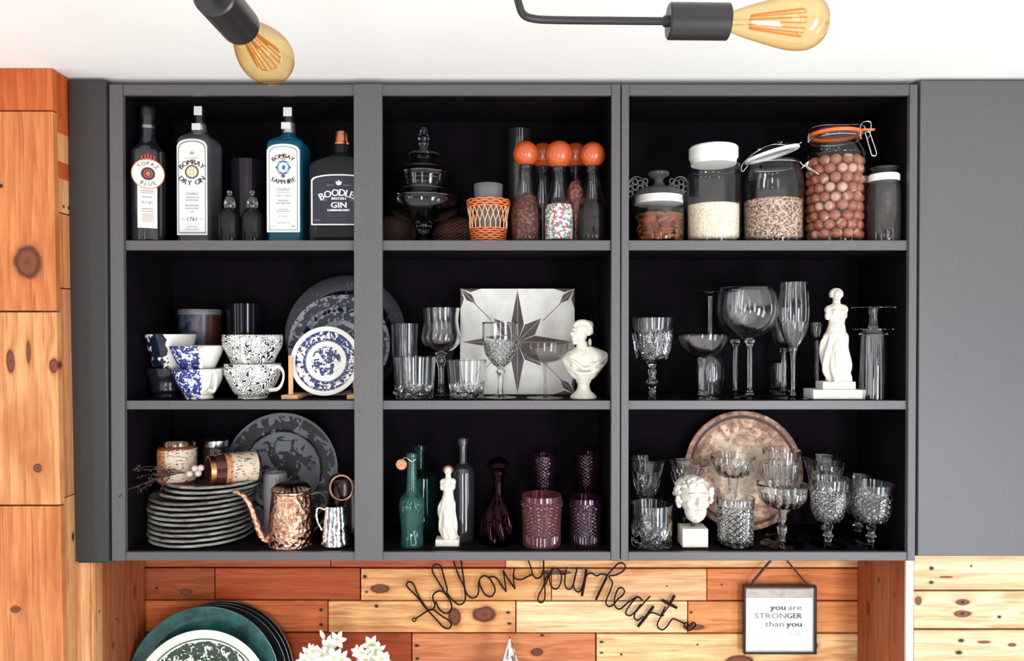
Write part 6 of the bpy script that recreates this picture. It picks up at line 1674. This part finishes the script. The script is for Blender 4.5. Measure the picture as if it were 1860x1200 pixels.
# flowers in a vase
Yv = .09; c = C(636, Yv, CT); s = c.s
v = thing('flower_vase', 'clear vase below the frame holding the white star flowers', 'vase', c.loc)
m = MB(); m.lathe(spline_prof([(.03, .0005), (.042, .03), (.038, .09), (.028, .12), (.034, .135)], 5) + [(.031, .135), (.026, .12), (.035, .09), (.038, .03), (.001, .006)], 48); m.build('vase_body', M_clear, v)
Mp = plain('white_petal', (.86, .88, .78), .5); Mcn = plain('yellow_green_throat', (.62, .62, .22), .6); Mst_ = plain('flower_stem', (.08, .16, .04), .6); Mbud = plain('pale_bud', (.74, .76, .60), .5)
def flower_head(name, label, cx, cy, spots, bud=None):
    L = P(cx, cy, Yv); o = thing(name, label, 'flower', (L.x, L.y, L.z), 0, 'white star flowers')
    rnd = random.Random(int(cx))
    st = MB(); st.tube([p for p in smooth_path([Vector((0, 0, 0)), Vector((rnd.uniform(-.01, .01), 0, -.10)), Vector((X(636, Yv) - L.x, 0, CT + .02 - L.z))], 6)], .003, 6)
    for (px, py, sz) in spots:
        q_ = P(px, py, Yv) - L + Vector((0, rnd.uniform(-.035, .0), 0))
        st.tube([Vector((0, 0, -.035)), q_ * .5 + Vector((0, .01, -.01)), q_ + Vector((0, .004, 0))], .0012, 5)
        m = MB()
        d = Vector((rnd.uniform(-.5, .5), -1, rnd.uniform(-.2, .6))).normalized(); Rm = d.to_track_quat('Z', 'Y').to_matrix().to_4x4()
        T0 = Matrix.Translation(q_) @ Rm @ Matrix.Rotation(rnd.uniform(0, 1), 4, 'Z')
        for k_ in range(6):
            a = 2 * PI * k_ / 6; L_ = sz * s; w_ = L_ * .26
            rows_ = []
            for i in range(7):
                u_ = i / 6; ww = w_ * math.sin(PI * min(.98, .12 + .86 * u_)) ** .8
                zz = L_ * (.22 * math.sin(u_ * 2.6)) - .0004
                for (o_x, o_z) in ((-ww, .10 * ww), (0, -.0), (ww, .10 * ww)): rows_.append((L_ * (.08 + .92 * u_), o_x, zz + o_z))
            fs = []
            for i in range(6):
                for j in range(2): fs.append((i * 3 + j, i * 3 + j + 1, i * 3 + j + 4, i * 3 + j + 3))
            rows2 = [(x, y, z - .0006) for x, y, z in rows_]
            n0 = len(rows_)
            allf = fs + [tuple(reversed([q3 + n0 for q3 in f])) for f in fs]
            m.add(rows_ + rows2, allf, 0, True, T0 @ Matrix.Rotation(a, 4, 'Z'))
        m.ball(T0 @ Vector((0, 0, .001)), sz * s * .13, 1, 10)
        for k_ in range(6):
            a = 2 * PI * k_ / 6 + .5; tip = T0 @ Vector((.28 * sz * s * math.cos(a), .28 * sz * s * math.sin(a), .30 * sz * s)); m.tube([T0 @ Vector((0, 0, 0)), tip], .0005, 4, 1); m.ball(tip, .0011, 1, 6)
        m.build('blossom', [Mp, Mcn], o, sharp=None)
    if bud:
        (ax, ay), (bx, by) = bud
        p0, p1 = P(ax, ay, Yv) - L, P(bx, by, Yv) - L
        m = MB(); n_ = 10; m.tube([p0.lerp(p1, i / n_) for i in range(n_ + 1)], [max(.0005, .0058 * math.sin(PI * (.06 + .88 * (1 - i / n_)) ** 1.2)) for i in range(n_ + 1)], 10); m.build('bud', Mbud, o)
        st.tube([Vector((0, 0, -.03)), p1 * .6, p1], .0012, 5)
    st.build('stem', Mst_, o)
flower_head('star_flower', 'left larger cluster of white star-shaped flowers with a slim bud', 596, 1188,
    [(562, 1188, 19), (573, 1176, 17), (588, 1184, 18), (600, 1170, 19), (612, 1163, 17), (611, 1186, 19), (625, 1190, 18), (596, 1200, 20), (553, 1201, 18), (578, 1205, 20), (630, 1206, 18), (612, 1212, 20)], ((580, 1146), (590, 1168)))
flower_head('star_flower', 'right smaller cluster of white star-shaped flowers', 678, 1190,
    [(660, 1180, 17), (674, 1170, 17), (684, 1178, 18), (696, 1188, 18), (664, 1198, 18), (680, 1198, 19), (700, 1206, 18), (652, 1178, 13)])

# cone ornament
c = C(926, .14, CT); s = c.s
o = thing('cone_ornament', 'pointed white and driftwood cone ornament, only its tip in view', 'ornament', c.loc)
H = c.h(1160)
mt, nt, out = newmat('whitewashed_wood'); k = N(nt); oo = k.obj()
nz = k.noise(k.vm('MULTIPLY', oo, (120, 120, 14)), 1.0, 4, .6, .5)
k.pbr(out, k.ramp(nz, [(.40, (.10, .05, .03)), (.47, (.45, .36, .30)), (.53, (.82, .80, .78)), (.62, (.86, .85, .83))]), .7)
m = MB(); m.lathe([(0, 0), (.115, 0), (.115, .004), (.0012, H - .001), (0, H)], 7, 0, None, None, False); m.build('cone_body', mt, o, sharp=20)
m = MB(); m.ball((0, 0, H), .003, seg=10); m.build('tip', plain('brown_tip', (.2, .08, .04), .6), o)

# ================================================================== CEILING LIGHT (unlit amber bulbs)
o = thing('ceiling_light', 'black jointed metal ceiling light with two unlit amber filament bulbs', 'ceiling light', (X(905, -.9), -.9, CEIL - .001))
L0 = Vector(o.location)
m = MB(); m.lathe([(0, 0), (.055, 0), (.055, -.018), (.050, -.022), (0, -.022)], 40); m.build('canopy', M_black, o)
m = MB(); m.tube([(0, 0, -.021), (0, 0, -.06)], .011, 16); m.build('hub', M_black, o)
sR = S(-.9)
def amber():
    m_, nt, out = newmat('amber_bulb_glass'); k = N(nt)
    t = k.n('ShaderNodeBsdfTransparent'); t.inputs[0].default_value = (.97, .84, .58, 1)
    g = k.n('ShaderNodeBsdfGlossy'); g.inputs['Roughness'].default_value = .02; g.inputs[0].default_value = (1, .9, .75, 1)
    lw = k.n('ShaderNodeLayerWeight'); lw.inputs[0].default_value = .5
    d = k.n('ShaderNodeBsdfTransparent'); d.inputs[0].default_value = (.62, .33, .10, 1)
    mx0 = k.n('ShaderNodeMixShader'); k.l(k.math('POWER', lw.outputs['Facing'], 3.0), mx0.inputs[0]); k.l(t.outputs[0], mx0.inputs[1]); k.l(d.outputs[0], mx0.inputs[2])
    mx = k.n('ShaderNodeMixShader'); k.l(k.math('MULTIPLY_ADD', k.math('POWER', lw.outputs['Facing'], 4.0), .5, .05), mx.inputs[0]); k.l(mx0.outputs[0], mx.inputs[1]); k.l(g.outputs[0], mx.inputs[2])
    k.l(mx.outputs[0], out.inputs[0]); return m_
M_amb = amber(); M_fil = plain('amber_filament', (.55, .22, .05), .4); M_core = plain('glass_core', (.55, .48, .38), .2)
def lamp(p_back, d, k=1.0):
    """socket + bulb: p_back = rear of the socket, d = axis"""
    d = Vector(d).normalized(); Rm = d.to_track_quat('Z', 'Y').to_matrix().to_4x4(); T = Matrix.Translation(Vector(p_back) - L0) @ Rm
    u = sR
    m = MB(); m.lathe([(0, 0), (29 * u, 0), (32 * u, 3 * u), (32 * u, 108 * u), (29 * u, 110 * u), (18 * u, 110 * u), (18 * u, 60 * u), (0, 60 * u)], 48, M=T); sk = m.build('socket', M_black, o)
    prof = spline_prof([(16 * u, 96 * u), (17 * u, 112 * u), (25 * u, 135 * u), (35 * u, 170 * u), (44 * u, 205 * u), (48 * u, 235 * u), (45 * u, 260 * u), (33 * u, 278 * u), (16 * u, 286 * u), (.0005, 287.5 * u)], 6)
    m = MB(); m.lathe(prof, 56, M=T); bl = m.build('bulb', M_amb, o, sharp=None)
    m = MB(); m.ball(T @ Vector((0, 0, 288.5 * u)), 3.2 * u, seg=10)
    m.build('bulb_tip', M_amb, bl)
    m = MB(); m.tube([T @ Vector((0, 0, 100 * u)), T @ Vector((0, 0, 150 * u))], [8 * u, 4 * u], 12); m.tube([T @ Vector((0, 0, 150 * u)), T @ Vector((0, 0, 245 * u))], 1.6 * u, 8)
    m.build('stem_mount', M_core, bl)
    m = MB()
    for j in range(8):
        a0_, a1_ = 2 * PI * j / 8, 2 * PI * (j + .5) / 8
        m.tube([T @ Vector((12 * u * math.cos(a0_), 12 * u * math.sin(a0_), 150 * u)), T @ Vector((24 * u * math.cos(a0_), 24 * u * math.sin(a0_), 242 * u)), T @ Vector((24 * u * math.cos(a1_), 24 * u * math.sin(a1_), 242 * u)), T @ Vector((12 * u * math.cos(a1_), 12 * u * math.sin(a1_), 150 * u))], 1.3 * u, 6)
    m.build('filament', M_fil, bl)
pr_ = P(1212, 41, -.9)
lamp(pr_, (1, 0, -.01))
pl_ = Vector((-.2960, -1.060, .333))
dl_ = Vector((.0, 1, -.02))
lamp(pl_, dl_)
m = MB(); m.tube(smooth_path([(0, 0, -.058), P(918, -120, -.9) - L0, P(934, -30, -.9) - L0, P(943, 12, -.9) - L0, P(952, 30, -.9) - L0, P(972, 37, -.9) - L0, P(1010, 39, -.9) - L0, P(1100, 40, -.9) - L0, P(1208, 41, -.9) - L0], 6), 7 * sR, 14); m.tube([P(1204, 41, -.9) - L0, P(1214, 41, -.9) - L0], 10 * sR, 14)
m.build('arm', M_black, o)
m = MB(); bk = pl_ - dl_.normalized() * .03
m.tube(smooth_path([Vector((0, 0, -.055)), Vector((-.12, -1.0, .46)) - L0, Vector((-.27, -1.10, .42)) - L0, Vector((-.296, -1.115, .36)) - L0, bk - L0, pl_ + dl_.normalized() * .004 - L0], 6), 7 * sR, 14); m.build('arm', M_black, o)
